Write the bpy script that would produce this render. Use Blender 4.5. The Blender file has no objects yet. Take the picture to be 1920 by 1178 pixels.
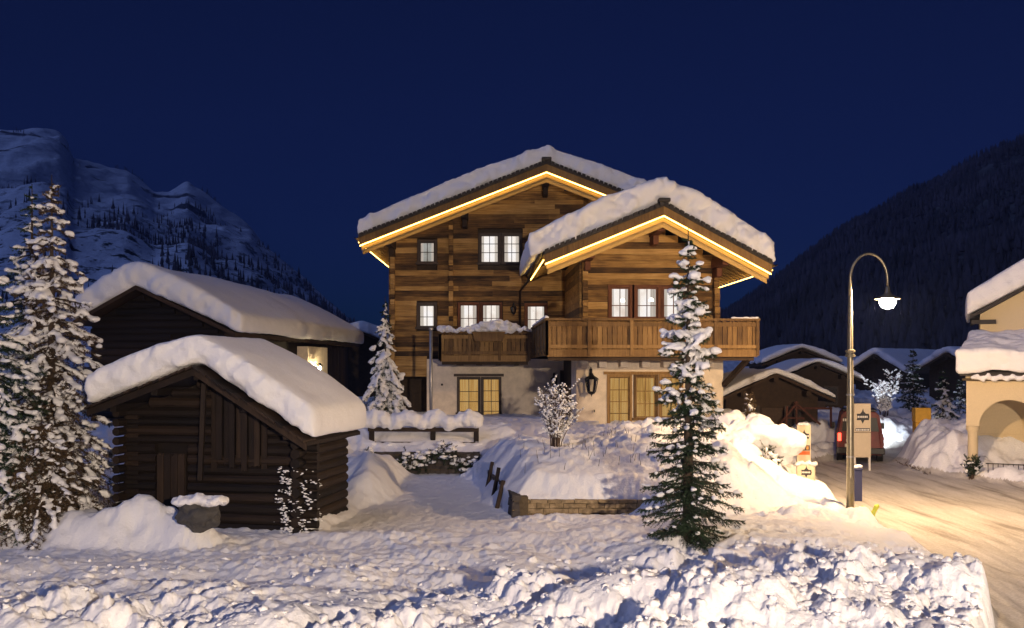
import bpy, bmesh, math, random
import numpy as np
from mathutils import Vector, Matrix

random.seed(7)
R = math.radians
S = bpy.context.scene
COL = S.collection

# ------------------------------------------------------------------ camera
FPX, HOR, ZC = 1663.0, 690.0, 3.6            # focal length in photo pixels, horizon row, eye height
cam_d = bpy.data.cameras.new('camera'); cam = bpy.data.objects.new('camera', cam_d); COL.objects.link(cam)
cam.location = (0, 0, ZC); cam.rotation_euler = (R(90), 0, 0)
cam_d.sensor_fit = 'HORIZONTAL'; cam_d.sensor_width = 36; cam_d.lens = 36 * FPX / 1920
cam_d.shift_y = (HOR - 589) / 1920; cam_d.clip_start = 0.1; cam_d.clip_end = 8000
S.camera = cam

# ------------------------------------------------------------------ sky, dusk light, exposure
W = bpy.data.worlds.new('World'); S.world = W; W.use_nodes = True
nt = W.node_tree; nt.nodes.clear()
wo = nt.nodes.new('ShaderNodeOutputWorld'); bg = nt.nodes.new('ShaderNodeBackground')
sky = nt.nodes.new('ShaderNodeTexSky'); sky.sky_type = 'NISHITA'; sky.sun_disc = False
sky.sun_elevation = R(3.5); sky.sun_rotation = R(200); sky.altitude = 1800
sky.air_density = 1.0; sky.dust_density = 0.0; sky.ozone_density = 10.0
hsv = nt.nodes.new('ShaderNodeHueSaturation'); hsv.inputs['Saturation'].default_value = 0.925
nt.links.new(sky.outputs[0], hsv.inputs['Color']); nt.links.new(hsv.outputs[0], bg.inputs[0]); nt.links.new(bg.outputs[0], wo.inputs[0])
bg.inputs[1].default_value = 0.0175
sun_d = bpy.data.lights.new('dusk_glow', 'SUN'); sun = bpy.data.objects.new('dusk_glow', sun_d); COL.objects.link(sun)
sun_d.energy = 0.56; sun_d.angle = R(60); sun_d.color = (0.33, 0.45, 1.0)
sun.rotation_euler = (R(46), 0, R(-66))
vs = S.view_settings; vs.view_transform = 'Standard'; vs.look = 'None'; vs.exposure = 0.3; vs.gamma = 1; vs.use_curve_mapping = False
S.cycles.use_denoising = True; S.cycles.max_bounces = 6; S.cycles.diffuse_bounces = 4; S.cycles.glossy_bounces = 2
S.cycles.transparent_max_bounces = 8; S.cycles.sample_clamp_indirect = 4.0
S.cycles.caustics_reflective = False; S.cycles.caustics_refractive = False

# ------------------------------------------------------------------ helpers
def P(px, py, Y): return Vector(((px - 960) / FPX * Y, Y, ZC - (py - HOR) / FPX * Y))
def XP(px, Y): return (px - 960) / FPX * Y
def ZP(py, Y): return ZC - (py - HOR) / FPX * Y

def _h(ix, iy, iz, seed):
    n = (ix.astype(np.int64) * 374761393 + iy.astype(np.int64) * 668265263 + iz.astype(np.int64) * 2147483647 + seed * 1274126177) & 0xFFFFFFFF
    n = ((n ^ (n >> 13)) * 1274126177) & 0xFFFFFFFF
    n = ((n ^ (n >> 16)) * 2246822519) & 0xFFFFFFFF
    return ((n ^ (n >> 15)) & 0xFFFFFF) / float(0xFFFFFF)
def vnoise(x, y, z, seed=0):
    x0, y0, z0 = np.floor(x), np.floor(y), np.floor(z)
    fx, fy, fz = x - x0, y - y0, z - z0
    fx = fx * fx * (3 - 2 * fx); fy = fy * fy * (3 - 2 * fy); fz = fz * fz * (3 - 2 * fz)
    r = 0
    for dx in (0, 1):
        for dy in (0, 1):
            for dz in (0, 1):
                w = (fx if dx else 1 - fx) * (fy if dy else 1 - fy) * (fz if dz else 1 - fz)
                r = r + w * _h(x0 + dx, y0 + dy, z0 + dz, seed)
    return r * 2 - 1
def vn2(x, y, seed=0):
    x0, y0 = np.floor(x), np.floor(y)
    fx, fy = x - x0, y - y0
    fx = fx * fx * (3 - 2 * fx); fy = fy * fy * (3 - 2 * fy); z = np.zeros_like(x0)
    r = 0
    for dx in (0, 1):
        for dy in (0, 1):
            r = r + (fx if dx else 1 - fx) * (fy if dy else 1 - fy) * _h(x0 + dx, y0 + dy, z, seed)
    return r * 2 - 1
def fbm2(x, y, seed=0, octv=4, gain=0.5):
    r = 0; a = 1; f = 1
    for i in range(octv):
        r = r + a * vn2(x * f + i * 17.3, y * f - i * 9.1, seed + i); a *= gain; f *= 2.03
    return r
def fbm3(p, seed=0, octv=3, gain=0.5):
    r = 0; a = 1; f = 1
    for i in range(octv):
        r = r + a * vnoise(p[:, 0] * f + i * 3.7, p[:, 1] * f, p[:, 2] * f, seed + i); a *= gain; f *= 2.03
    return r
def clump(x, y, cell, seed, rmin=0.35, rmax=0.75):
    """rounded lumps: height of the highest of randomly placed balls"""
    gx, gy = np.floor(x / cell), np.floor(y / cell); z = np.zeros_like(gx); best = np.zeros_like(x)
    for dx in (-1, 0, 1):
        for dy in (-1, 0, 1):
            cx, cy = gx + dx, gy + dy
            px = (cx + _h(cx, cy, z, seed)) * cell; py = (cy + _h(cx, cy, z, seed + 1)) * cell
            rr = (rmin + (rmax - rmin) * _h(cx, cy, z, seed + 2)) * cell
            d2 = (x - px) ** 2 + (y - py) ** 2
            best = np.maximum(best, rr * np.maximum(0, 1 - d2 / (rr * rr)) ** 0.72)
    return best
def ss(a, b, x):
    t = np.clip((x - a) / (b - a), 0, 1); return t * t * (3 - 2 * t)

def mesh_np(name, verts, faces, smooth=True):
    me = bpy.data.meshes.new(name); verts = np.asarray(verts, np.float32); faces = np.asarray(faces, np.int32)
    k = faces.shape[1]; n = len(faces)
    me.vertices.add(len(verts)); me.vertices.foreach_set('co', verts.ravel())
    me.loops.add(n * k); me.loops.foreach_set('vertex_index', faces.ravel())
    me.polygons.add(n); me.polygons.foreach_set('loop_start', np.arange(0, n * k, k, dtype=np.int32))
    if smooth: me.polygons.foreach_set('use_smooth', np.ones(n, bool))
    me.update(calc_edges=True); return me

class Frame:
    def __init__(s, o, a=0.0): s.o = Vector(o); s.a = a; s.c, s.s = math.cos(a), math.sin(a)
    def p(s, u, v, w): return (s.o.x + u * s.c - v * s.s, s.o.y + u * s.s + v * s.c, s.o.z + w)
F0 = Frame((0, 0, 0))

class MB:
    def __init__(s): s.v = []; s.f = []
    def add(s, vs_, fs): b = len(s.v); s.v += [tuple(q) for q in vs_]; s.f += [tuple(i + b for i in f) for f in fs]; return s
    def box(s, F, u0, u1, v0, v1, w0, w1):
        q = [F.p(u, v, w) for u, v, w in ((u0, v0, w0), (u1, v0, w0), (u1, v1, w0), (u0, v1, w0), (u0, v0, w1), (u1, v0, w1), (u1, v1, w1), (u0, v1, w1))]
        return s.add(q, [(0, 3, 2, 1), (4, 5, 6, 7), (0, 1, 5, 4), (1, 2, 6, 5), (2, 3, 7, 6), (3, 0, 4, 7)])
    def prism(s, F, poly, v0, v1):
        n = len(poly)
        q = [F.p(u, v0, w) for u, w in poly] + [F.p(u, v1, w) for u, w in poly]
        fs = [tuple(range(n)), tuple(range(2 * n - 1, n - 1, -1))] + [((i + 1) % n, i, i + n, (i + 1) % n + n) for i in range(n)]
        return s.add(q, fs)
    def beam(s, a, b, w, h, up=(0, 0, 1)):
        a, b = Vector(a), Vector(b); d = (b - a).normalized(); x = d.cross(Vector(up))
        x = x.normalized() if x.length > 1e-5 else Vector((1, 0, 0)); z = x.cross(d)
        q = [e + x * (i * w / 2) + z * (j * h / 2) for e in (a, b) for i, j in ((-1, -1), (1, -1), (1, 1), (-1, 1))]
        return s.add(q, [(0, 1, 2, 3), (7, 6, 5, 4), (0, 4, 5, 1), (1, 5, 6, 2), (2, 6, 7, 3), (3, 7, 4, 0)])
    def tube(s, pts, rad, n=8, cap=True):
        pts = [Vector(p) for p in pts]; rad = rad if isinstance(rad, (list, tuple)) else [rad] * len(pts); rings = []
        for i, p in enumerate(pts):
            d = (pts[min(i + 1, len(pts) - 1)] - pts[max(i - 1, 0)]).normalized()
            x = d.cross(Vector((0.13, 0.97, 0.21))); x = x.normalized() if x.length > 1e-4 else Vector((1, 0, 0)); y = d.cross(x)
            rings.append([p + (x * math.cos(t) + y * math.sin(t)) * rad[i] for t in (2 * math.pi * k / n for k in range(n))])
        q = [v for r_ in rings for v in r_]
        fs = [(i * n + k, i * n + (k + 1) % n, (i + 1) * n + (k + 1) % n, (i + 1) * n + k) for i in range(len(pts) - 1) for k in range(n)]
        if cap: fs += [tuple(range(n - 1, -1, -1)), tuple((len(pts) - 1) * n + k for k in range(n))]
        return s.add(q, fs)
    def lathe(s, c, prof, n=20):
        q = [(c[0] + r * math.cos(2 * math.pi * k / n), c[1] + r * math.sin(2 * math.pi * k / n), c[2] + z) for r, z in prof for k in range(n)]
        fs = [(i * n + k, i * n + (k + 1) % n, (i + 1) * n + (k + 1) % n, (i + 1) * n + k) for i in range(len(prof) - 1) for k in range(n)]
        return s.add(q, fs)
    def mesh(s, name, off=(0, 0, 0), smooth=False):
        me = bpy.data.meshes.new(name); me.from_pydata([(x - off[0], y - off[1], z - off[2]) for x, y, z in s.v], [], s.f)
        bm = bmesh.new(); bm.from_mesh(me); bmesh.ops.recalc_face_normals(bm, faces=bm.faces); bm.to_mesh(me); bm.free()
        if smooth: me.polygons.foreach_set('use_smooth', [True] * len(me.polygons))
        return me

def root_loc(o):
    while o.parent: o = o.parent
    return o.location
def tag(o, label=None, cat=None, group=None, kind=None):
    if label: o['label'] = label
    if cat: o['category'] = cat
    if group: o['group'] = group
    if kind: o['kind'] = kind
    return o
def thing(name, loc, label, cat, group=None):
    o = bpy.data.objects.new(name, None); COL.objects.link(o); o.location = loc; o.empty_display_size = 0.2
    return tag(o, label, cat, group)
def obj(name, g, mat, parent=None, smooth=False, bevel=0, label=None):
    """one mesh object; g is an MB or a mesh in world coordinates"""
    off = root_loc(parent) if parent else Vector((0, 0, 0))
    if isinstance(g, MB): me = g.mesh(name, off, smooth)
    else:
        me = g
        if off.length: me.transform(Matrix.Translation(-off))
    o = bpy.data.objects.new(name, me); COL.objects.link(o); o.parent = parent
    if mat: me.materials.append(M[mat])
    if bevel:
        md = o.modifiers.new('bevel', 'BEVEL'); md.width = bevel; md.segments = 2; md.limit_method = 'ANGLE'
    if label: o['label'] = label
    return o
def inst(name, me, parent, loc, rot=(0, 0, 0), scale=(1, 1, 1)):
    o = bpy.data.objects.new(name, me); COL.objects.link(o); o.parent = parent
    o.location = Vector(loc) - (root_loc(parent) if parent else Vector((0, 0, 0))); o.rotation_euler = rot; o.scale = scale
    return o

# temp scene to bake voxel-remeshed snow shapes
TMP = bpy.data.scenes.new('tmp_bake')
def bake(mb, voxel, smooth=6, factor=0.5, name='snow'):
    me = mb.mesh(name) if isinstance(mb, MB) else mb
    o = bpy.data.objects.new('tmp', me); TMP.collection.objects.link(o)
    md = o.modifiers.new('r', 'REMESH'); md.mode = 'VOXEL'; md.voxel_size = voxel
    if smooth: sm = o.modifiers.new('s', 'SMOOTH'); sm.iterations = smooth; sm.factor = factor
    vl = TMP.view_layers[0]; vl.update(); dg = vl.depsgraph; dg.update()
    out = bpy.data.meshes.new_from_object(o.evaluated_get(dg)); out.name = name
    bpy.data.objects.remove(o); bpy.data.meshes.remove(me)
    return out
def rough(me, layers, weight=None):
    """push vertices along their normals by noise: layers of (size, amount, octaves)"""
    n = len(me.vertices); co = np.empty(n * 3, np.float32); me.vertices.foreach_get('co', co); co = co.reshape(-1, 3).astype(np.float64)
    no = np.empty(n * 3, np.float32); me.vertex_normals.foreach_get('vector', no); no = no.reshape(-1, 3)
    d = np.zeros(n)
    for i, (size, amt, oc) in enumerate(layers): d += amt * fbm3(co / size, 11 + 7 * i, oc)
    if weight is not None: d = d * weight(co, no)
    co = co + no * d[:, None]
    me.vertices.foreach_set('co', co.astype(np.float32).ravel())
    me.polygons.foreach_set('use_smooth', np.ones(len(me.polygons), bool)); me.update(); return me
_ICO = {}
def ico(sub):
    if sub not in _ICO:
        bm = bmesh.new(); bmesh.ops.create_icosphere(bm, subdivisions=sub, radius=1.0)
        _ICO[sub] = (np.array([v.co[:] for v in bm.verts]), np.array([[v.index for v in f.verts] for f in bm.faces])); bm.free()
    return _ICO[sub]
def blobs(name, cs, rad, sub=1, jit=0.25, seed=0):
    """many lumpy balls in one mesh; rad is (n,3); optional axes by rad only"""
    v, f = ico(sub); rng = np.random.default_rng(seed); n = len(cs); cs = np.asarray(cs); rad = np.asarray(rad)
    if rad.ndim == 1: rad = np.stack([rad] * 3, 1)
    a = rng.uniform(0, 6.28, n)
    vv = np.repeat(v[None], n, 0)
    off = rng.uniform(-50, 50, (n, 1, 3))
    q = (vv * 1.6 + off).reshape(-1, 3)
    vv = vv * (1 + jit * fbm3(q, 5, 2)).reshape(n, -1, 1)
    x = vv[..., 0] * np.cos(a)[:, None] - vv[..., 1] * np.sin(a)[:, None]; y = vv[..., 0] * np.sin(a)[:, None] + vv[..., 1] * np.cos(a)[:, None]
    vv = np.stack([x, y, vv[..., 2]], 2) * rad[:, None, :] + cs[:, None, :]
    ff = f[None] + (np.arange(n) * len(v))[:, None, None]
    return mesh_np(name, vv.reshape(-1, 3), ff.reshape(-1, 3))

# ------------------------------------------------------------------ materials
M = {}
def nodes(name):
    m = bpy.data.materials.new(name); m.use_nodes = True; M[name] = m
    t = m.node_tree; b = t.nodes['Principled BSDF']; return m, t, b
def N(t, typ, **kw):
    n = t.nodes.new(typ)
    for k, v in kw.items(): setattr(n, k, v)
    return n
def pos(t, scale=(1, 1, 1), rnd=0.0):
    g = N(t, 'ShaderNodeNewGeometry'); mp = N(t, 'ShaderNodeMapping'); mp.inputs['Scale'].default_value = scale
    t.links.new(g.outputs['Position'], mp.inputs['Vector'])
    if rnd:
        oi = N(t, 'ShaderNodeObjectInfo'); mu = N(t, 'ShaderNodeMath', operation='MULTIPLY'); mu.inputs[1].default_value = rnd
        t.links.new(oi.outputs['Random'], mu.inputs[0]); t.links.new(mu.outputs[0], mp.inputs['Location'])
    return mp.outputs[0]
def noise(t, vec, scale, detail=4, rough_=0.55):
    n = N(t, 'ShaderNodeTexNoise'); n.inputs['Scale'].default_value = scale; n.inputs['Detail'].default_value = detail; n.inputs['Roughness'].default_value = rough_
    t.links.new(vec, n.inputs['Vector']); return n.outputs['Fac']
def ramp(t, fac, stops):
    r = N(t, 'ShaderNodeValToRGB'); e = r.color_ramp.elements
    while len(e) < len(stops): e.new(0.5)
    for i, (p, c) in enumerate(stops): e[i].position = p; e[i].color = (*c, 1)
    t.links.new(fac, r.inputs[0]); return r.outputs[0]
def bump(t, b, h, strength, dist):
    bp = N(t, 'ShaderNodeBump'); bp.inputs['Strength'].default_value = strength; bp.inputs['Distance'].default_value = dist
    t.links.new(h, bp.inputs['Height']); t.links.new(bp.outputs[0], b.inputs['Normal'])
def mixc(t, a, b_, fac, blend='MIX'):
    m = N(t, 'ShaderNodeMix', data_type='RGBA', blend_type=blend)
    for sock, val in ((m.inputs[0], fac), (m.inputs[6], a), (m.inputs[7], b_)):
        if hasattr(val, 'is_linked') or isinstance(val, bpy.types.NodeSocket): t.links.new(val, sock)
        elif isinstance(val, tuple): sock.default_value = (*val, 1)
        else: sock.default_value = val
    return m.outputs[2]
def mat_snow(name, c0, c1, sc, bs, bd, rough_=0.75):
    m, t, b = nodes(name); p = pos(t)
    f = noise(t, p, sc, 5, 0.65)
    t.links.new(ramp(t, noise(t, p, 0.9, 3), [(0.3, c0), (0.7, c1)]), b.inputs['Base Color'])
    b.inputs['Roughness'].default_value = rough_; b.inputs['Specular IOR Level'].default_value = 0.25
    bump(t, b, f, bs, bd)
mat_snow('snow', (0.80, 0.81, 0.84), (0.86, 0.86, 0.88), 22, 0.7, 0.03)
mat_snow('roof_snow', (0.82, 0.83, 0.86), (0.86, 0.86, 0.88), 17, 0.6, 0.03)
mat_snow('road_snow', (0.40, 0.37, 0.34), (0.58, 0.54, 0.50), 9, 0.35, 0.03, 0.6)
_t = M['road_snow'].node_tree; _b = _t.nodes['Principled BSDF']
_c = mixc(_t, ramp(_t, noise(_t, pos(_t, (2.6, .22, 1)), 1.0, 5, .65), [(.34, (.30, .27, .24)), (.48, (.55, .52, .48)), (.68, (.66, .63, .60))]), ramp(_t, noise(_t, pos(_t), 26, 4, .7), [(.35, (.42, .40, .38)), (.6, (1, 1, 1))]), .5, 'MULTIPLY')
_t.links.new(_c, _b.inputs['Base Color'])
def mat_wood(name, stops, scale, rnd_amt=0.6, bs=0.5, rough_=0.7):
    m, t, b = nodes(name)
    oi = N(t, 'ShaderNodeObjectInfo')
    g = noise(t, pos(t, scale, 40), 1.0, 6, 0.65)
    blot = noise(t, pos(t, (1.3, 1.3, 2.2), 9), 1.0, 3)
    a = N(t, 'ShaderNodeMath', operation='MULTIPLY_ADD'); a.inputs[1].default_value = rnd_amt; t.links.new(oi.outputs['Random'], a.inputs[0])
    a2 = N(t, 'ShaderNodeMath', operation='MULTIPLY'); a2.inputs[1].default_value = 0.85; t.links.new(g, a2.inputs[0])
    t.links.new(a2.outputs[0], a.inputs[2])
    a3 = N(t, 'ShaderNodeMath', operation='MULTIPLY_ADD'); a3.inputs[1].default_value = 0.5; t.links.new(blot, a3.inputs[0]); t.links.new(a.outputs[0], a3.inputs[2])
    a4 = N(t, 'ShaderNodeMath', operation='SUBTRACT'); a4.inputs[1].default_value = 0.40 + rnd_amt * 0.15; t.links.new(a3.outputs[0], a4.inputs[0])
    t.links.new(ramp(t, a4.outputs[0], stops), b.inputs['Base Color'])
    b.inputs['Roughness'].default_value = rough_; b.inputs['Specular IOR Level'].default_value = 0.3
    bump(t, b, g, bs, 0.02)
WST = [(0.16, (0.028, 0.014, 0.005)), (0.38, (0.15, 0.078, 0.024)), (0.60, (0.39, 0.225, 0.068)), (0.84, (0.60, 0.385, 0.15))]
mat_wood('log_wood', WST, (1.0, 6, 34), 0.5, 0.8)
mat_wood('rail_wood', [(0.1, (0.08, 0.043, 0.016)), (0.5, (0.22, 0.125, 0.042)), (0.9, (0.36, 0.22, 0.08))], (18, 18, 1.6), 0.5)
mat_wood('dark_wood', [(0.1, (0.018, 0.010, 0.005)), (0.6, (0.05, 0.028, 0.013)), (1, (0.085, 0.05, 0.024))], (6, 6, 6), 0.4)
mat_wood('board_wood', [(0.1, (0.34, 0.22, 0.07)), (0.6, (0.50, 0.34, 0.13)), (1, (0.58, 0.42, 0.19))], (3, 14, 14), 0.3)
mat_wood('red_wood', [(0.1, (0.07, 0.022, 0.010)), (0.6, (0.17, 0.065, 0.030)), (1, (0.24, 0.10, 0.05))], (8, 8, 4), 0.4)
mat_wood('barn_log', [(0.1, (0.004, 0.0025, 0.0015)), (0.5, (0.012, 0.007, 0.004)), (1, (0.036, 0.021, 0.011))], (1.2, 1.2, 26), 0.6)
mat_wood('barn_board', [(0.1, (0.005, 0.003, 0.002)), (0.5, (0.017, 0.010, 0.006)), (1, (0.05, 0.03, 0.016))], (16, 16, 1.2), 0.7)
mat_wood('timber_red', [(0.1, (0.06, 0.022, 0.014)), (0.6, (0.14, 0.05, 0.03)), (1, (0.20, 0.08, 0.05))], (6, 6, 6), 0.3)
def mat_plain(name, c, rough_=0.6, metal=0.0, var=0.0, sc=8, bs=0.0, bd=0.01, spec=0.5):
    m, t, b = nodes(name); p = pos(t); f = noise(t, p, sc, 5, 0.6)
    lo = tuple(max(0, x * (1 - var)) for x in c); hi = tuple(min(1, x * (1 + var)) for x in c)
    t.links.new(ramp(t, f, [(0.3, lo), (0.7, hi)]), b.inputs['Base Color'])
    b.inputs['Roughness'].default_value = rough_; b.inputs['Metallic'].default_value = metal; b.inputs['Specular IOR Level'].default_value = spec
    if bs: bump(t, b, f, bs, bd)
mat_plain('stucco', (0.72, 0.625, 0.50), 0.9, 0, 0.13, 3.5, 0.25, 0.01, 0.2)
mat_plain('chapel_stucco', (0.62, 0.51, 0.33), 0.9, 0, 0.05, 22, 0.2, 0.01, 0.2)
mat_plain('stone', (0.27, 0.20, 0.115), 0.9, 0, 0.5, 7, 0.8, 0.03, 0.2)
mat_plain('dark_stone', (0.07, 0.06, 0.055), 0.9, 0, 0.5, 7, 0.8, 0.03, 0.2)
mat_plain('mortar', (0.10, 0.075, 0.045), 0.95, 0, 0.3, 14, 0.4, 0.02, 0.1)
mat_plain('roof_slate', (0.035, 0.03, 0.026), 0.8, 0, 0.4, 9, 0.5, 0.02)
mat_plain('iron', (0.012, 0.012, 0.013), 0.5, 0.4, 0.2, 20)
mat_plain('galvanised', (0.30, 0.30, 0.31), 0.42, 0.7, 0.12, 12)
mat_plain('pole_metal', (0.23, 0.205, 0.15), 0.35, 0.75, 0.15, 10)
mat_plain('window_dark', (0.035, 0.018, 0.010), 0.55, 0, 0.3, 10)
mat_plain('bark', (0.045, 0.03, 0.02), 0.9, 0, 0.4, 20, 0.7, 0.02)
mat_plain('needles', (0.022, 0.040, 0.020), 0.75, 0, 0.55, 3, 0, 0, 0.2)
mat_plain('needles_brown', (0.075, 0.05, 0.026), 0.8, 0, 0.5, 3, 0, 0, 0.2)
mat_plain('twig', (0.075, 0.05, 0.035), 0.9, 0, 0.4, 15)
mat_plain('far_wood', (0.05, 0.042, 0.055), 0.9, 0, 0.7, 0.03)
mat_plain('sign_board', (0.62, 0.52, 0.38), 0.6, 0, 0.05, 6)
mat_plain('sign_ink', (0.03, 0.03, 0.035), 0.6)
mat_plain('sign_orange', (0.62, 0.13, 0.03), 0.6)
mat_plain('sign_gold', (0.60, 0.28, 0.06), 0.6, 0, 0.4, 30)
mat_plain('sign_white', (0.75, 0.72, 0.66), 0.6)
mat_plain('blue_panel', (0.018, 0.022, 0.075), 0.5)
mat_plain('van_red', (0.12, 0.010, 0.009), 0.55, 0.0, 0.25, 4)
mat_plain('black_plastic', (0.012, 0.012, 0.013), 0.5)
mat_plain('yellow_paint', (0.55, 0.30, 0.025), 0.55, 0, 0.12, 8)
mat_plain('lime_plastic', (0.45, 0.50, 0.05), 0.5, 0, 0.15, 10)
mat_plain('trough_grey', (0.055, 0.052, 0.050), 0.85, 0, 0.3, 9, 0.4, 0.02)
mat_plain('door_wood', (0.05, 0.026, 0.012), 0.7, 0, 0.3, 8)
def mat_emit(name, c, strength, var=None):
    m = bpy.data.materials.new(name); m.use_nodes = True; M[name] = m; t = m.node_tree; t.nodes.clear()
    o = N(t, 'ShaderNodeOutputMaterial'); e = N(t, 'ShaderNodeEmission'); e.inputs[0].default_value = (*c, 1); e.inputs[1].default_value = strength
    if var:
        sc, stops = var; t.links.new(ramp(t, noise(t, pos(t, sc), 1.0, 3), stops), e.inputs[0])
    t.links.new(e.outputs[0], o.inputs[0])
mat_emit('led', (1.0, 0.58, 0.11), 10)
mat_emit('street_bulb', (1.0, 0.65, 0.33), 1950)
mat_emit('flood_bulb', (1.0, 0.78, 0.58), 17500)
mat_emit('room_white', (1, 0.9, 0.8), 0.88, ((1.3, 1.3, 1.0), [(0.30, (0.72, 0.56, 0.46)), (0.46, (0.98, 0.88, 0.80)), (0.7, (1.0, 0.96, 0.98))]))
mat_emit('room_grey', (0.5, 0.5, 0.5), 0.5, ((2.0, 2.0, 2.5), [(0.3, (0.40, 0.36, 0.30)), (0.7, (0.72, 0.70, 0.66))]))
mat_emit('room_warm', (1, 0.7, 0.3), 0.55, ((9, 9, 0.7), [(0.25, (0.42, 0.21, 0.06)), (0.5, (0.95, 0.62, 0.24)), (0.75, (1.0, 0.80, 0.46))]))
mat_emit('curtain_warm', (1, 0.7, 0.3), 0.44, ((14, 14, 0.5), [(0.3, (0.50, 0.24, 0.05)), (0.5, (0.95, 0.52, 0.15)), (0.75, (1.0, 0.68, 0.28))]))
mat_emit('curtain_white', (1, .8, .6), 0.6, ((20, 20, .4), [(0.3, (0.50, 0.40, 0.34)), (0.5, (0.80, 0.68, 0.58)), (0.75, (0.95, 0.86, 0.76))]))
mat_emit('lamp_white', (1, 0.93, 0.8), 3.0)
mat_emit('porch_bulb', (1, 0.78, 0.42), 420)
mat_emit('tail_light', (1, 0.06, 0.03), 5)
mat_emit('reverse_light', (0.75, 0.88, 1.0), 60)
def mat_glass():
    m = bpy.data.materials.new('pane'); m.use_nodes = True; M['pane'] = m; t = m.node_tree; t.nodes.clear()
    o = N(t, 'ShaderNodeOutputMaterial'); mx = N(t, 'ShaderNodeMixShader'); tr = N(t, 'ShaderNodeBsdfTransparent'); gl = N(t, 'ShaderNodeBsdfGlossy'); fr = N(t, 'ShaderNodeFresnel')
    fr.inputs[0].default_value = 1.45; gl.inputs['Roughness'].default_value = 0.03; tr.inputs[0].default_value = (0.93, 0.95, 0.95, 1)
    t.links.new(fr.outputs[0], mx.inputs[0]); t.links.new(tr.outputs[0], mx.inputs[1]); t.links.new(gl.outputs[0], mx.inputs[2]); t.links.new(mx.outputs[0], o.inputs[0])
mat_glass()
def mat_mountain():
    m, t, b = nodes('mountain'); p = pos(t)
    big = noise(t, pos(t, (0.012, 0.012, 0.035)), 1.0, 7, 0.62); fine = noise(t, pos(t, (0.10, 0.10, 0.16)), 1.0, 4, 0.7)
    rock = ramp(t, big, [(0.57, (0, 0, 0)), (0.62, (1, 1, 1))]); speck = ramp(t, fine, [(0.53, (0, 0, 0)), (0.60, (1, 1, 1))])
    g = N(t, 'ShaderNodeNewGeometry'); sx = N(t, 'ShaderNodeSeparateXYZ'); t.links.new(g.outputs['Position'], sx.inputs[0])
    low = N(t, 'ShaderNodeMapRange'); low.inputs[1].default_value = 60; low.inputs[2].default_value = 170; low.inputs[3].default_value = 1; low.inputs[4].default_value = 0.12; t.links.new(sx.outputs[2], low.inputs[0])
    band = N(t, 'ShaderNodeMath', operation='MULTIPLY'); t.links.new(low.outputs[0], band.inputs[0]); t.links.new(speck, band.inputs[1])
    c = mixc(t, (0.66, 0.72, 0.84), (0.07, 0.075, 0.09), rock); c2 = mixc(t, c, (0.03, 0.04, 0.045), band.outputs[0])
    t.links.new(c2, b.inputs['Base Color']); b.inputs['Roughness'].default_value = 0.95; b.inputs['Specular IOR Level'].default_value = 0.05
    bump(t, b, big, 0.8, 12)
mat_mountain()
m_, t_, b_ = nodes('forest_floor'); t_.links.new(ramp(t_, noise(t_, pos(t_, (0.06, 0.06, 0.06)), 1.0, 5, 0.7), [(0.4, (0.03, 0.03, 0.035)), (0.62, (0.11, 0.11, 0.12))]), b_.inputs['Base Color']); b_.inputs['Roughness'].default_value = 1

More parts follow.
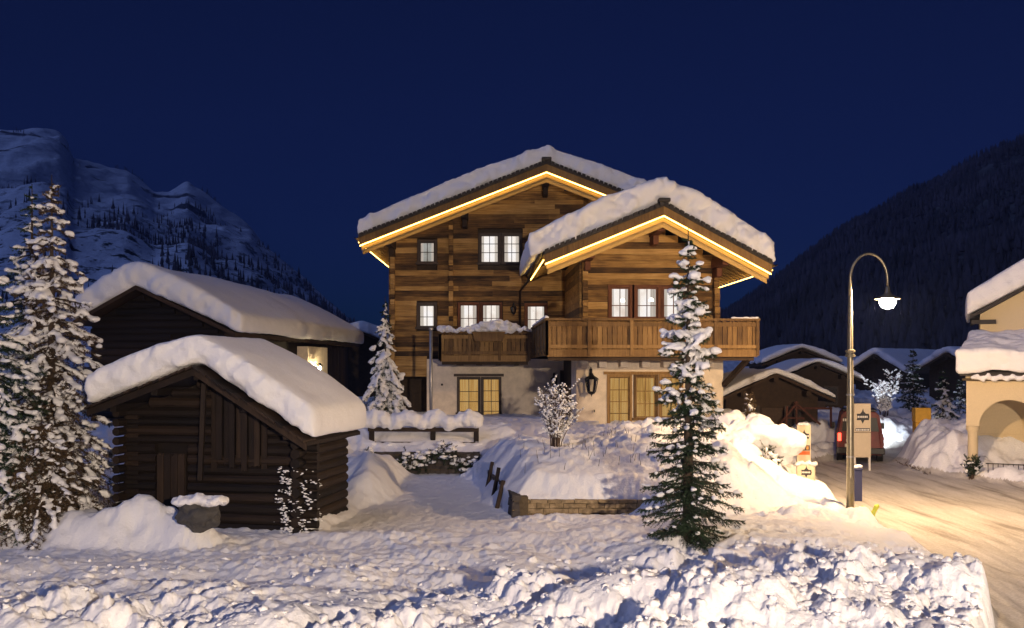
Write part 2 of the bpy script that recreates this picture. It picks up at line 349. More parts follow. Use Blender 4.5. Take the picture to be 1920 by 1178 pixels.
# ================================================================== GROUND
def road_left(Y): return np.interp(Y, [0, 5, 9.5, 12.8, 15, 19, 21.5, 25, 33, 36, 40, 60], [1.9, 3.3, 5.15, 6.85, 7.35, 8.0, 8.15, 8.8, 10.8, 13.8, 17, 24])
def road_right(Y): return np.interp(Y, [0, 26.6, 28.5, 31, 34, 36.5, 40, 60], [16.6, 15.5, 14.8, 14.0, 14.6, 18.5, 21, 28])
def drive_right(Y): return np.interp(Y, [19.5, 27.3], [0.0, -1.05])
def mound(X, Y, x, y, rx, ry, h): return h * np.exp(-(((X - x) / rx) ** 2 + ((Y - y) / ry) ** 2) ** 1.3)
def ground(X, Y, detail=True):
    X = np.asarray(X, float); Y = np.asarray(Y, float)
    n1 = fbm2(X * 0.45, Y * 0.45, 3, 3)
    z = 0.34 + 0.06 * n1
    # trough in the middle distance, bank piled up in front
    z = z - 0.16 * ss(17.3, 15.5, Y) * ss(12.6, 14.2, Y) * ss(1.2, -0.6, X) * ss(-9.5, -7.5, X)
    fr = ss(14.2, 10.4, Y + 0.35 * n1)
    z = z + fr * (0.26 + 0.22 * ss(-1.5, 2.5, X)) + 0.9 * ss(8.0, 2.0, Y)
    z = z + mound(X, Y, 4.9, 12.0, 1.9, 2.3, 0.30) + mound(X, Y, 2.9, 10.6, 1.3, 1.1, 0.20) + mound(X, Y, 1.2, 12.2, 1.0, .7, 0.12) + mound(X, Y, -4.4, 12.0, 2.2, 0.8, 0.16) + mound(X, Y, 2.0, 10.6, 2.0, 1.2, 0.18) + mound(X, Y, -2.6, 10.0, 1.6, 1.0, 0.14)
    z = z + mound(X, Y, 4.4, 16.4, 2.6, 2.2, 0.28) - mound(X, Y, 0.9, 13.6, 1.5, 0.9, 0.10)
    z = z + mound(X, Y, -5.2, 10.2, 1.3, 0.8, 0.10)
    # driveway between the barn and the terrace
    dr = ss(-4.4, -3.6, X) * ss(0.4, -0.5, X - drive_right(Y)) * ss(17.2, 19.0, Y)
    z = z * (1 - dr) + dr * (0.13 + 0.07 * fbm2(X * 1.1, Y * 0.6, 8, 4) + 0.05 * fbm2(X * 2.6, Y * 2.6, 9, 3) * ss(.3, -.3, np.abs(X + 2.2 - .1 * (Y - 20)) - .9))
    z = z + ss(17.4, 19.5, Y) * ss(28, 26.8, Y) * (.42 * ss(-3.1, -4.0, X) * ss(-5.2, -4.2, X) + .30 * ss(-.75, .15, X - drive_right(Y)) * ss(.5, .2, X - drive_right(Y)) * ss(20.0, 22.0, Y) + .22 * ss(25.4, 27.6, Y)) * (1 + .5 * n1)
    # left: heap beside the trees, slope behind the barn
    z = z + mound(X + .25 * n1, Y, -7.5, 17.0, 1.35, 0.75, 0.66) * (1 + .25 * fbm2(X * 1.7, Y * 1.7, 27, 3)) + mound(X, Y, -8.6, 17.2, 1.3, 0.8, 0.22) + mound(X, Y, -5.95, 16.5, .55, .45, 0.30)
    z = z + 1.0 * ss(20.5, 27, Y) * ss(-4.2, -5.6, X)
    z = z + mound(X, Y, -3.55, 23.2, 0.55, 1.7, 0.7) + mound(X, Y, -3.9, 26.3, 0.9, 1.6, 0.5)
    # terrace heap in front of the house
    d = np.minimum(Y - 19.62, (X - drive_right(Y) - 0.10 + 0.26 * fbm2(X * .8 + 7, Y * .8, 23, 2)) * 0.9)
    lump = 0.10 * fbm2(X * 1.3, Y * 1.3, 21, 4)
    t1 = 0.68 + 0.52 * ss(-0.05, 0.62, d + 0.12 * fbm2(X * .7, Y * .7, 29, 2)) + (0.62 + lump) * ss(0.3, 3.4, d) + mound(X, Y, 0.0, 24.6, 1.2, 2.6, 0.40) + mound(X, Y, 0.7, 21.6, .9, 1.2, 0.16) - 0.18 * ss(26.5, 29.5, Y)
    t2 = 0.95 + 0.75 * ss(27.8, 29.8, Y + lump)
    ter = np.where(d > 0, t1, -9)
    back = np.where((Y > 27.72), t2, -9)
    right = ss(6.4, 4.3, X - (Y - 20) * 0.33)
    ter = np.where(ter > 0, 0.30 + (ter - 0.30) * right, ter)
    back = np.where(back > 0, 0.30 + (back - 0.30) * right, back)
    z = np.maximum(z, np.maximum(ter, np.where(X < 3, back, -9)))
    # ramp of snow burying the right end of the low wall
    z = np.maximum(z, 0.3 + 0.85 * ss(18.0, 20.2, Y + 0.4 * n1) * ss(2.3, 3.6, X) * right)
    # heaps by the street lamp and around the signs
    z = z + mound(X, Y, 7.15, 22.6, 0.85, 0.75, 0.50) + mound(X, Y, 5.9, 21.0, 1.0, 0.9, 0.32) + mound(X, Y, 8.6, 22.5, 0.40, 0.35, 0.25) - mound(X, Y, 8.1, 20.9, 0.9, 0.8, 0.22) + mound(X, Y, 7.7, 18.9, 0.6, 0.5, 0.22)
    z = z + mound(X, Y, 6.9, 25.8, 1.0, 1.5, 0.45)
    # far snow banks past the road
    farb = ss(36.2, 37.6, Y + 0.5 * n1) * (1.05 + 0.22 * fbm2(X * 0.9, Y * 0.9, 31, 3)) + 0.045 * np.maximum(0, Y - 40)
    z = np.maximum(z, np.where(X > 6, farb, -9))
    # the road is a ploughed cut
    rl, rr = road_left(Y), road_right(Y)
    wob = 0.16 * fbm2(X * 0.2 + 5, Y * 0.8, 41, 2)
    cut = np.minimum((X - rl + wob) * (1 - .55 * ss(16, 18, Y)), (rr - X + wob) * .45)
    road = ss(-0.22, 0.10, cut) * ss(40.0, 37.5, Y)
    bank = np.where(X > rr - 0.1, 0.35 + 1.0 * ss(0.0, 1.3, X - rr) * ss(29.4, 30.8, Y) * ss(37, 34, Y) + 0.12 * n1, z)
    z = np.where((X > rr - 0.3) & (Y < 37), bank, z)
    zr = 0.02 * fbm2(X * 0.5, Y * 0.35, 51, 3) + 0.022 * fbm2((X - rl) * 4.0, Y * 0.10, 53, 3)
    z = z * (1 - road) + zr * road
    if detail:
        ch = ss(14.6, 12.4, Y + 0.7 * n1 - 2.6 * ss(0.6, 4.0, X)) * (1 - road) * ss(-0.55, 0.55, fbm2(X * 0.75, Y * 0.9, 77, 3) + 0.30 * ss(-1, 3, X))
        wx = X + 0.05 * fbm2(X * 5, Y * 5, 61, 2); wy = Y + 0.05 * fbm2(X * 5 + 40, Y * 5, 62, 2)
        gr = fbm2(X * 6.0, Y * 6.0, 63, 4, .6)
        z = z + ss(16.5, 13.5, Y) * (1 - road) * (.13 * fbm2(X * .75 + 3, Y * 1.0, 66, 2) + .10 * ss(2, 5, X))
        z = z + ch * (0.50 * clump(wx, wy, 0.80, 100, .10, .72) + 0.50 * clump(wx, wy, 0.36, 110, .05, .74) + 0.44 * clump(wx, wy, 0.16, 120, .1, .78) + 0.42 * clump(wx, wy, 0.075, 125, .2, .8) + 0.045 * gr - 0.19)
        mid = (1 - ch) * (1 - road) * (1 - dr) * ss(25, 19, Y)
        pat = ss(-.35, .5, fbm2(X * .55, Y * .8, 71, 3))
        z = z + mid * (pat * (0.34 * clump(wx, wy, 0.19, 130, .1, .75) + 0.3 * clump(wx, wy, 0.085, 140)) + .05 * fbm2(X * .9, Y * 1.4, 73, 3) + .012 * gr)
        z = z + (1 - road) * 0.018 * fbm2(X * 7, Y * 7, 81, 3)
        grain = np.maximum(ss(20.2, 21.4, Y), ss(4.2, 5.4, X) * ss(17.5, 18.5, Y)) * (1 - road) * (1 - dr) * (1 - 0.8 * ss(.7, -.2, d) * ss(-1.2, -.2, d))
        z = z + grain * (0.05 * fbm2(X * 3.1, Y * 3.1, 91, 4) + (0.30 * clump(wx, wy, 0.34, 155, .1, .75) + .4 * clump(wx, wy, 0.7, 157, .1, .7)) * ss(2.2, 4.5, X) + 0.25 * clump(wx, wy, 0.2, 150) * ss(0.1, 0.5, fbm2(X * 0.8, Y * 0.8, 92, 2) + 0.2))
        z = z + road * 0.006 * fbm2(X * 9, Y * 4, 95, 3)
    return z, road
def gz(x, y): return float(ground(np.array([x]), np.array([y]), False)[0][0])

def build_ground():
    rows = []; y = 5.5
    while y < 130:
        rows.append(y)
        y += 0.022 * (y / 8.0) ** 1.25 if y < 24 else (0.045 * (y / 24.0) ** 2.0 if y < 38 else 0.14 * (y / 38.0) ** 2.4)
    rows = np.array(rows); u = np.concatenate([np.linspace(-1.1, -0.66, 40)[:-1], np.linspace(-0.66, 0.66, 900), np.linspace(0.66, 1.1, 40)[1:]])
    Yg, U = np.meshgrid(rows, u, indexing='ij'); Xg = U * Yg
    z, road = ground(Xg.ravel(), Yg.ravel())
    v = np.stack([Xg.ravel(), Yg.ravel(), z], 1); nr, nc = Yg.shape
    i = (np.arange(nr - 1)[:, None] * nc + np.arange(nc - 1)[None]).ravel()
    f = np.stack([i, i + 1, i + nc + 1, i + nc], 1)
    isr = road[f].mean(1) > 0.6
    print('ground verts', len(v), 'rows', nr)
    for nm, sel, mt in (('snow_ground', ~isr, 'snow'), ('road', isr, 'road_snow')):
        ff = f[sel]; used = np.unique(ff); mp = np.full(len(v), -1); mp[used] = np.arange(len(used))
        o = obj(nm, mesh_np(nm, v[used], mp[ff]), mt); tag(o, kind='structure')
build_ground()
g = MB(); g.add([(-1850, -55, -0.8), (1650, -55, -0.8), (1650, 1480, -0.8), (-1850, 1480, -0.8)], [(0, 1, 2, 3)])
tag(obj('valley_floor', g, 'snow'), kind='structure')

# loose lumps thrown up by the plough, lying on the bank
def plough_lumps():
    rng = np.random.default_rng(5); n = 4200
    Y = 8.2 + 7.2 * rng.random(n) ** 1.2; X = rng.uniform(-0.62, 0.62, n) * Y
    k = (X < road_left(Y) - 0.15) & (rng.random(n) < 0.35 + 0.65 * ss(-2.5, 3, X)); X, Y = X[k], Y[k]
    z, rd = ground(X, Y); r = 0.010 + 0.06 * rng.random(len(X)) ** 3.6
    rad = np.stack([r * rng.uniform(.8, 1.3, len(r)), r * rng.uniform(.8, 1.3, len(r)), r * rng.uniform(.7, 1.0, len(r))], 1)
    c = np.stack([X, Y, z + r * 0.05], 1)
    o = obj('snow_lumps', blobs('snow_lumps', c, rad, 2, 0.75, 3), 'snow')
    tag(o, 'loose lumps of ploughed snow on the foreground bank', 'snow', kind='stuff')
plough_lumps()

# ================================================================== MOUNTAINS
def mountain(name, sil, Y0, Y1, mat, nu, nv, amp, seed, back=True):
    px = np.linspace(sil[0][0], sil[-1][0], nu); py = np.interp(px, [s[0] for s in sil], [s[1] for s in sil])
    vv = np.linspace(0, 1, nv); U, V = np.meshgrid(px, vv); Yg = Y0 + (Y1 - Y0) * V; Xg = (U - 960) / FPX * Yg
    top = ZC + (HOR - py) / FPX * Y1
    prof = V ** 0.9
    Zg = -2 + (np.repeat(top[None], nv, 0) + 2) * prof
    nz = fbm2(Xg / 90, Yg / 140, seed, 5, 0.55); nz = 0.6 * nz + 0.6 * (0.5 - np.abs(fbm2(Xg / 60, Yg / 170, seed + 9, 4)))
    Zg = Zg + amp * nz * np.sin(np.pi * np.clip(V * 0.93, 0, 1)) ** 0.6 * ss(0, 160, np.repeat(top[None], nv, 0))
    if back:
        Xg = np.vstack([Xg, Xg[-1:] * 1.25]); Yg = np.vstack([Yg, Yg[-1:] * 1.25]); Zg = np.vstack([Zg, Zg[-1:] * 0 - 10]); nv += 1
    v = np.stack([Xg.ravel(), Yg.ravel(), Zg.ravel()], 1)
    i = (np.arange(nv - 1)[:, None] * nu + np.arange(nu - 1)[None]).ravel(); f = np.stack([i, i + 1, i + nu + 1, i + nu], 1)
    o = obj(name, mesh_np(name, v, f), mat); tag(o, kind='structure'); return Xg, Yg, Zg
SIL_L = [(-900, 150), (-400, 200), (-100, 262), (0, 252), (60, 248), (112, 250), (126, 262), (136, 292), (180, 310), (240, 326), (290, 368), (318, 366), (352, 352), (380, 372), (430, 412), (470, 436), (520, 490), (560, 520), (610, 565), (660, 604), (720, 640), (800, 692)]
XL, YL, ZL = mountain('snow_mountain', SIL_L, 260, 1150, 'mountain', 330, 130, 20, 4)
SIL_R = [(1130, 692), (1200, 668), (1300, 622), (1370, 585), (1440, 540), (1500, 496), (1560, 460), (1620, 424), (1700, 374), (1760, 345), (1800, 322), (1850, 292), (1920, 257), (2100, 180), (2600, 60), (3200, 20)]
XR, YR, ZR = mountain('wooded_slope', SIL_R, 180, 760, 'forest_floor', 240, 90, 16, 14)
def far_forest(name, Xg, Yg, Zg, n, hmin, hmax, seed, label, keep=None):
    rng = np.random.default_rng(seed); nv, nu = Xg.shape; nv -= 1
    a = rng.random(n) * (nv - 1.01); b = rng.random(n) * (nu - 1.01)
    i, j = a.astype(int), b.astype(int); s, t = a - i, b - j
    def L(A): return (A[i, j] * (1 - s) * (1 - t) + A[i + 1, j] * s * (1 - t) + A[i, j + 1] * (1 - s) * t + A[i + 1, j + 1] * s * t)
    c = np.stack([L(Xg), L(Yg), L(Zg)], 1)
    if keep is not None: k = keep(c, rng); c = c[k]
    n = len(c); h = rng.uniform(hmin, hmax, n); r = h * rng.uniform(0.13, 0.2, n); K = 5; ang = np.arange(K) * 2 * np.pi / K
    V = []; Fc = []
    for lo, hi, rs in ((0.05, 0.62, 1.0), (0.42, 1.0, 0.62)):
        ring = np.stack([c[:, None, 0] + (r * rs)[:, None] * np.cos(ang + rng.random((n, 1)) * 3), c[:, None, 1] + (r * rs)[:, None] * np.sin(ang), np.repeat((c[:, 2] + h * lo)[:, None], K, 1) + rng.normal(0, .03, (n, K)) * h[:, None]], 2)
        tip = np.stack([c[:, 0], c[:, 1], c[:, 2] + h * hi], 1)[:, None]
        b0 = sum(len(x) for x in V); V.append(np.concatenate([ring, tip], 1).reshape(-1, 3)); base = b0 + np.arange(n) * (K + 1)
        for k in range(K): Fc.append(np.stack([base + k, base + (k + 1) % K, base + K], 1))
    o = obj(name, mesh_np(name, np.concatenate(V), np.concatenate(Fc), False), 'far_wood'); tag(o, label, 'forest', kind='stuff')
def _keep(c, rng):
    n = fbm2(c[:, 0] / 45, c[:, 1] / 70, 5, 4); return (n + 0.9 * ss(190, 40, c[:, 2]) > 0.74) & (rng.random(len(c)) < 0.8)
far_forest('mountainside_trees', XL, YL, ZL, 15000, 4, 9, 8, 'scattered dark trees on the lower left mountain slope', _keep)
far_forest('hillside_forest', XR, YR, ZR, 26000, 3.5, 9, 3, 'dark conifer forest covering the right hillside')

# ================================================================== shared building pieces
def unit_plank(name, mat, seed, wob=0.03):
    """a slightly worn unit block, scaled into a plank, log or stone"""
    rng = random.Random(seed); bm = bmesh.new(); bmesh.ops.create_cube(bm, size=1.0)
    bmesh.ops.subdivide_edges(bm, edges=[e for e in bm.edges if abs(e.verts[0].co.x - e.verts[1].co.x) > 0.5], cuts=2)
    for v in bm.verts:
        v.co.z += rng.uniform(-wob, wob); v.co.y += rng.uniform(-wob, wob)
    me = bpy.data.meshes.new(name); bm.to_mesh(me); bm.free(); me.materials.append(M[mat]); return me
def unit_log(name, mat, seed):
    bm = bmesh.new(); n = 8; rng = random.Random(seed)
    prof = [(math.cos(a) * 0.5, math.sin(a) * 0.5) for a in (math.pi / 8 + k * math.pi / 4 for k in range(n))]
    rings = [[bm.verts.new((x, y * 1.0 + rng.uniform(-.03, .03), z * 1.0 + rng.uniform(-.04, .04))) for y, z in prof] for x in (-0.5, -0.17, 0.17, 0.5)]
    for a, b in zip(rings, rings[1:]):
        for k in range(n): bm.faces.new((a[k], b[k], b[(k + 1) % n], a[(k + 1) % n]))
    bm.faces.new(rings[0]); bm.faces.new(list(reversed(rings[-1])))
    bmesh.ops.recalc_face_normals(bm, faces=bm.faces)
    me = bpy.data.meshes.new(name); bm.to_mesh(me); bm.free(); me.materials.append(M[mat]); return me
PLANK = [unit_plank('plank', 'log_wood', k, 0.035) for k in range(4)]
BOARD = [unit_plank('board', 'rail_wood', 10 + k, 0.02) for k in range(3)]
BARNLOG = [unit_log('log', 'barn_log', 20 + k) for k in range(4)]
BARNBOARD = [unit_plank('board', 'barn_board', 30 + k, 0.02) for k in range(3)]
STONE = [unit_plank('stone', 'stone', 40 + k, 0.10) for k in range(5)]
DSTONE = [unit_plank('stone', 'dark_stone', 50 + k, 0.12) for k in range(5)]

def plank_wall(parent, F, u0, u1, w0, w1, h, holes, wtop, v, thick, name='plank', meshes=PLANK, lmin=1.6, lmax=4.2, rng=random):
    w = w0
    while w < w1:
        hh = h * rng.uniform(0.86, 1.14); wm = w + hh * 0.5
        us = np.linspace(u0, u1, 120); ok = [wtop(a) > w + hh * 0.85 for a in us]
        idx = [i for i, k in enumerate(ok) if k]
        if idx:
            segs = [(us[idx[0]], us[idx[-1]])]
            for a, b, c, d in holes:
                if c - 0.02 < w + hh and w < d + 0.02 - hh * 0.2:
                    new = []
                    for s0, s1 in segs:
                        if b <= s0 or a >= s1: new.append((s0, s1)); continue
                        if a > s0: new.append((s0, a))
                        if b < s1: new.append((b, s1))
                    segs = new
            for s0, s1 in segs:
                cuts = [s0]
                while s1 - cuts[-1] > lmax: cuts.append(cuts[-1] + rng.uniform(lmin, lmax))
                if s1 - cuts[-1] < 0.4 and len(cuts) > 1: cuts.pop()
                cuts.append(s1)
                for a, b in zip(cuts, cuts[1:]):
                    if b - a < 0.05: continue
                    inst(name, rng.choice(meshes), parent, F.p((a + b) / 2, v + thick / 2 + rng.uniform(-0.012, 0.012), wm), (0, 0, F.a), (b - a - 0.006, thick, hh * 0.965))
        w += hh
def wall_holes(F, u0, u1, w0, w1, v0, v1, holes):
    g = MB(); us = sorted({u0, u1, *[x for h in holes for x in h[:2]]}); ws = sorted({w0, w1, *[x for h in holes for x in h[2:]]})
    us = [x for x in us if u0 <= x <= u1]; ws = [x for x in ws if w0 <= x <= w1]
    for a, b in zip(us, us[1:]):
        for c, d in zip(ws, ws[1:]):
            m, n = (a + b) / 2, (c + d) / 2
            if not any(h[0] < m < h[1] and h[2] < n < h[3] for h in holes): g.box(F, a, b, v0, v1, c, d)
    return g
def window(parent, F, u0, u1, w0, w1, v, cols, rows, inner='room_white', frame='red_wood', casing=0.09, depth=0.13, name='window', curtains=False, sill=True):
    """an opening u0..u1, w0..w1 in a wall whose face is at v: casing, sash, glazing bars, panes, what is lit behind"""
    g = MB(); c = casing
    g.box(F, u0 - c, u0, v - 0.045, v + depth, w0 - c, w1 + c); g.box(F, u1, u1 + c, v - 0.045, v + depth, w0 - c, w1 + c)
    g.box(F, u0, u1, v - 0.04, v + depth, w1, w1 + c)
    o = obj(name, g, frame, parent, bevel=0.008)
    s = MB().box(F, u0 - c - 0.05, u1 + c + 0.05, v - 0.11, v + depth, w0 - c - 0.005, w0 - 0.002)
    obj('sill', s, frame, o, bevel=0.008)
    k = 0.042; f = MB(); va, vb = v + 0.03, v + 0.075
    f.box(F, u0, u0 + k, va, vb, w0, w1); f.box(F, u1 - k, u1, va, vb, w0, w1); f.box(F, u0 + k, u1 - k, va, vb, w0, w0 + k); f.box(F, u0 + k, u1 - k, va, vb, w1 - k, w1)
    obj('sash', f, frame, o)
    iu0, iu1, iw0, iw1 = u0 + k, u1 - k, w0 + k, w1 - k; t = 0.013
    ue = [iu0 + (iu1 - iu0) * i / cols for i in range(cols + 1)]; we = [iw0] + [iw0 + (iw1 - iw0) * r for r in rows] + [iw1]
    for a in ue[1:-1]: obj('glazing_bar', MB().box(F, a - t, a + t, va + 0.005, vb - 0.005, iw0, iw1), frame, o)
    for a in we[1:-1]: obj('glazing_bar', MB().box(F, iu0, iu1, va + 0.008, vb - 0.008, a - t, a + t), frame, o)
    for a, b in zip(ue, ue[1:]):
        for c_, d in zip(we, we[1:]):
            q = MB(); vv = va + 0.022; q.add([F.p(a, vv, c_), F.p(b, vv, c_), F.p(b, vv, d), F.p(a, vv, d)], [(0, 1, 2, 3)]); obj('pane', q, 'pane', o)
    if curtains:
        q = MB(); n = 44
        for i in range(n + 1):
            u = u0 + (u1 - u0) * i / n; vv = v + depth - 0.03 + 0.018 * math.sin(i * 1.45) + 0.008 * math.sin(i * 0.7); q.v += [F.p(u, vv, w0), F.p(u, vv, w1)]
        q.f = [(2 * i, 2 * i + 2, 2 * i + 3, 2 * i + 1) for i in range(n)]
        obj('curtain', q, inner, o, smooth=True)
    else:
        q = MB(); vv = v + depth - 0.015; q.add([F.p(u0, vv, w0), F.p(u1, vv, w0), F.p(u1, vv, w1), F.p(u0, vv, w1)], [(0, 1, 2, 3)]); obj('lit_room', q, inner, o)
        for a, b in ((u0, u0 + (u1 - u0) * random.uniform(.16, .3)), (u1 - (u1 - u0) * random.uniform(.12, .28), u1)):
            q = MB(); n = 14
            for i in range(n + 1): q.v += [F.p(a + (b - a) * i / n, v + depth - .035 + .012 * math.sin(i * 1.9), w0), F.p(a + (b - a) * i / n * .97, v + depth - .035 + .012 * math.sin(i * 1.9), w1)]
            q.f = [(2 * i, 2 * i + 2, 2 * i + 3, 2 * i + 1) for i in range(n)]; obj('curtain', q, 'curtain_white', o, smooth=True)
    return o
def lantern(parent, c, s, mat='iron'):
    x, y, z = c; g = MB()
    g.box(F0, x - .03 * s, x + .03 * s, y, y + .12 * s, z + .12 * s, z + .30 * s); g.tube([(x, y + .1 * s, z + .25 * s), (x, y - .02 * s, z + .33 * s), (x, y - .16 * s, z + .30 * s), (x, y - .16 * s, z + .22 * s)], .012 * s, 6)
    cx, cy = x, y - .16 * s
    for a in range(6):
        t = a * math.pi / 3; g.tube([(cx + .13 * s * math.cos(t), cy + .13 * s * math.sin(t), z + .10 * s), (cx + .08 * s * math.cos(t), cy + .08 * s * math.sin(t), z - .16 * s)], .010 * s, 5)
    o = obj('wall_lantern', g, mat, parent)
    obj('lantern_cap', MB().lathe((cx, cy, z), [(0, .24 * s), (.03 * s, .21 * s), (.05 * s, .17 * s), (.15 * s, .10 * s), (.14 * s, .09 * s), (0, .095 * s)], 6), mat, o)
    obj('lantern_base', MB().lathe((cx, cy, z), [(0, -.15 * s), (.09 * s, -.155 * s), (.06 * s, -.2 * s), (.015 * s, -.22 * s), (0, -.27 * s)], 6), mat, o)
    obj('lantern_glass', MB().lathe((cx, cy, z), [(.115 * s, .09 * s), (.072 * s, -.15 * s)], 6), 'pane', o)
    return o

def gable_roof(parent, F, ur, zr, uL, sL, uR, sR, v0, v1, vw, lit=True, eave_led=(True, True)):
    zL, zR = zr - sL * (ur - uL), zr - sR * (uR - ur)
    def band(a, b, va, vb, side, shrink=0.0):
        u, z_ = (uL + shrink, zL + shrink * sL) if side < 0 else (uR - shrink, zR + shrink * sR)
        return MB().prism(F, [(ur, zr + a), (u, z_ + a), (u, z_ + b), (ur, zr + b)], va, vb)
    roof = obj('roof', MB().prism(F, [(uL, zL), (ur, zr), (uR, zR), (uR, zR - .10), (ur, zr - .10), (uL, zL - .10)], v0, v1), 'roof_slate', parent)
    for sd in (-1, 1):
        obj('barge_board', band(-.105, -.40, v0 + .03, v0 + .08, sd, .02), 'rail_wood', roof)
        if lit: obj('light_strip', band(-.408, -.452, v0 + .02, v0 + .05, sd, .05), 'led', roof)
        obj('lower_barge_board', band(-.47, -.60, v0 + .14, v0 + .19, sd, .10), 'board_wood', roof)
        obj('lower_barge_board', band(-.605, -.78, v0 + .19, v0 + .24, sd, .14), 'board_wood', roof)
        # soffit boards between the rafters
        u, s = (uL, sL) if sd < 0 else (uR, sR); L = abs(u - ur); n = int(L / 0.33)
        for i in range(n):
            a, b = ur + sd * L * i / n, ur + sd * L * (i + 1) / n - sd * 0.012
            za, zb = zr - s * abs(a - ur) - .27, zr - s * abs(b - ur) - .27
            obj('soffit_board', MB().prism(F, [(a, za), (b, zb), (b, zb - .03), (a, za - .03)], v0 + .09, vw + 0.1), 'log_wood', roof)
        # slate ends along the verge and rafter tails along the eave
        t = MB(); k = int(L / 0.17)
        for i in range(k):
            a = ur + sd * L * (i + .1) / k; b = ur + sd * L * (i + .8) / k; dz = random.uniform(0, .025)
            za, zb = zr - s * abs(a - ur), zr - s * abs(b - ur); t.prism(F, [(a, za + .045 + dz), (b, zb + .045 + dz), (b, zb - .07), (a, za - .07)], v0 - .05 - random.uniform(0, .03), v0 + .2)
        obj('slate_verge', t, 'roof_slate', roof)
        ze = zL if sd < 0 else zR; nr = int((v1 - v0) / .42)
        for i in range(nr):
            v = v0 + .25 + i * .42
            obj('rafter_tail', MB().prism(F, [(u - sd * .02, ze - .11), (u - sd * 1.1, ze + s * 1.08 - .11), (u - sd * 1.1, ze + s * 1.08 - .26), (u - sd * .05, ze - .25)], v, v + .11), 'board_wood', roof)
        if lit and eave_led[0 if sd < 0 else 1]:
            obj('light_strip', MB().box(F, u - .015, u + .015, v0 + .06, v1 - .5, ze - .285, ze - .26), 'led', roof)
        gt = MB(); n = 10; rr = .07
        cs = [(u + sd * .09 + rr * math.cos(math.pi + math.pi * i / n), ze - .08 + rr * math.sin(math.pi + math.pi * i / n)) for i in range(n + 1)]
        ins = [(u + sd * .09 + (rr - .012) * math.cos(math.pi + math.pi * i / n), ze - .08 + (rr - .012) * math.sin(math.pi + math.pi * i / n)) for i in range(n, -1, -1)]
        for i in range(n): gt.prism(F, [cs[i], cs[i + 1], ins[n - i - 1], ins[n - i]], v0 - .02, v1)
        obj('gutter', gt, 'dark_wood', roof)
    return roof, zL, zR

def roof_snow(name, label, F, ur, zr, uL, sL, uR, sR, v0, v1, t, over=(0.15, 0.15), voxel=0.07, front=0.16, smooth=9, group='snow blankets on roofs', taper=0.75, seed=0, edge=1.0):
    zL, zR = zr - sL * (ur - uL), zr - sR * (uR - ur); oL, oR = over
    g = MB(); n = 14; top = []; bot = []
    for i in range(2 * n + 1):
        a = i / n - 1
        u = ur + a * ((ur - uL + oL) if a < 0 else (uR + oR - ur)); s = sL if a < 0 else sR
        base = zr - s * abs(u - ur); hump = 0.10 * math.exp(-(a / 0.25) ** 2)
        bot.append((u, base + .035)); top.append((u, base + t * (1 - (1 - taper) * abs(a) ** 3) - hump * 1.2 + 0.0))
    g.prism(F, bot + top[::-1], v0, v1)
    me = bake(g, voxel, smooth * 2, 0.6, name)
    fx, fy = math.sin(F.a), -math.cos(F.a)
    def wgt(co, no):
        fr = np.clip(no[:, 0] * fx + no[:, 1] * fy + 0.15, 0, 1); side = np.clip(1 - np.abs(no[:, 2]), 0, 1)
        return 0.04 + front * 5 * fr ** 1.5 * edge + 0.05 * side
    rough(me, [(0.5, 0.13, 3), (0.16, 0.045, 2)], wgt)
    rough(me, [(3.0, 0.06, 2)])
    return tag(obj(name, me, 'roof_snow'), label, 'snow', group)

# ================================================================== CHALET
FM = Frame((0, 36, 0)); FW = Frame((4.81, 31, 0), R(2.5))
CH = thing('chalet', (1.5, 36, 1.6), 'large lit timber chalet with two snowy gables and wooden balconies', 'house')
ZRM, URM, SM_ = 11.62, 1.34, 0.393
ZRW, URW, SWL, SWR = 9.02, 0.10, 0.41, 0.53
# --- main block walls
win_m = [(-1.277, -.541, 7.865, 8.99), (-.346, .325, 7.865, 8.99), (-3.745, -3.14, 7.887, 8.71), (-3.767, -3.14, 5.267, 6.155), (-2.12, -1.407, 5.05, 6.176), (-1.212, -.476, 5.05, 6.176), (.606, 1.342, 5.0, 6.13)]
g = MB().box(FM, -4.85, 7.4, .36, .5, 3.35, 8.3); g.prism(FM, [(-4.85, 8.31), (7.4, 8.31), (7.4, 8.5), (URM, ZRM - .5), (-4.85, 8.62)], .36, .5)
g.box(FM, -4.85, -4.7, .5, 9, 3.35, 8.6); g.box(FM, 7.25, 7.4, .5, 9, 3.35, 8.4); g.box(FM, -4.85, 7.4, .3, 9, 3.22, 3.34)
mw = obj('timber_wall', g, 'dark_wood', CH)
CAS = 0.11
holes = [(a - CAS, b + CAS, c - CAS, d + CAS) for a, b, c, d in win_m] + [(-3.46, 8, 0, 3.98)]
plank_wall(mw, FM, -4.91, 6.4, 3.25, 11.4, .205, holes, lambda u: ZRM - .33 - SM_ * abs(u - URM), 0, .16, rng=random.Random(3))
for uc, wt in ((-4.83, 8.9), (-2.47, 9.8), (3.0, 10.8)):                # stacked ends of the cross-wall logs
    w = 3.3 if uc < -4 else 4.05; k = 0
    while w < wt:
        dv = random.uniform(.10, .22); inst('log_end', random.choice(PLANK), mw, FM.p(uc, .0 - dv / 2 + .02, w + .1), (0, 0, 0), (.17, dv + .1, .19)); w += .205; k += 1
w = 3.3
while w < 8.4:                                                          # left side wall logs
    inst('plank', random.choice(PLANK), mw, FM.p(-4.93, 4.4, w + .1), (0, 0, R(90)), (8.8, .14, .2)); w += .205
for a, b, c, d in win_m[:2]: window(CH, FM, a, b, c, d, 0, 2, (.36, .70), 'room_white', 'window_dark', .085)
window(CH, FM, *win_m[2], 0, 2, (.5,), 'room_grey', 'window_dark', .10)
window(CH, FM, *win_m[3], 0, 2, (.45,), 'room_white', 'window_dark', .10)
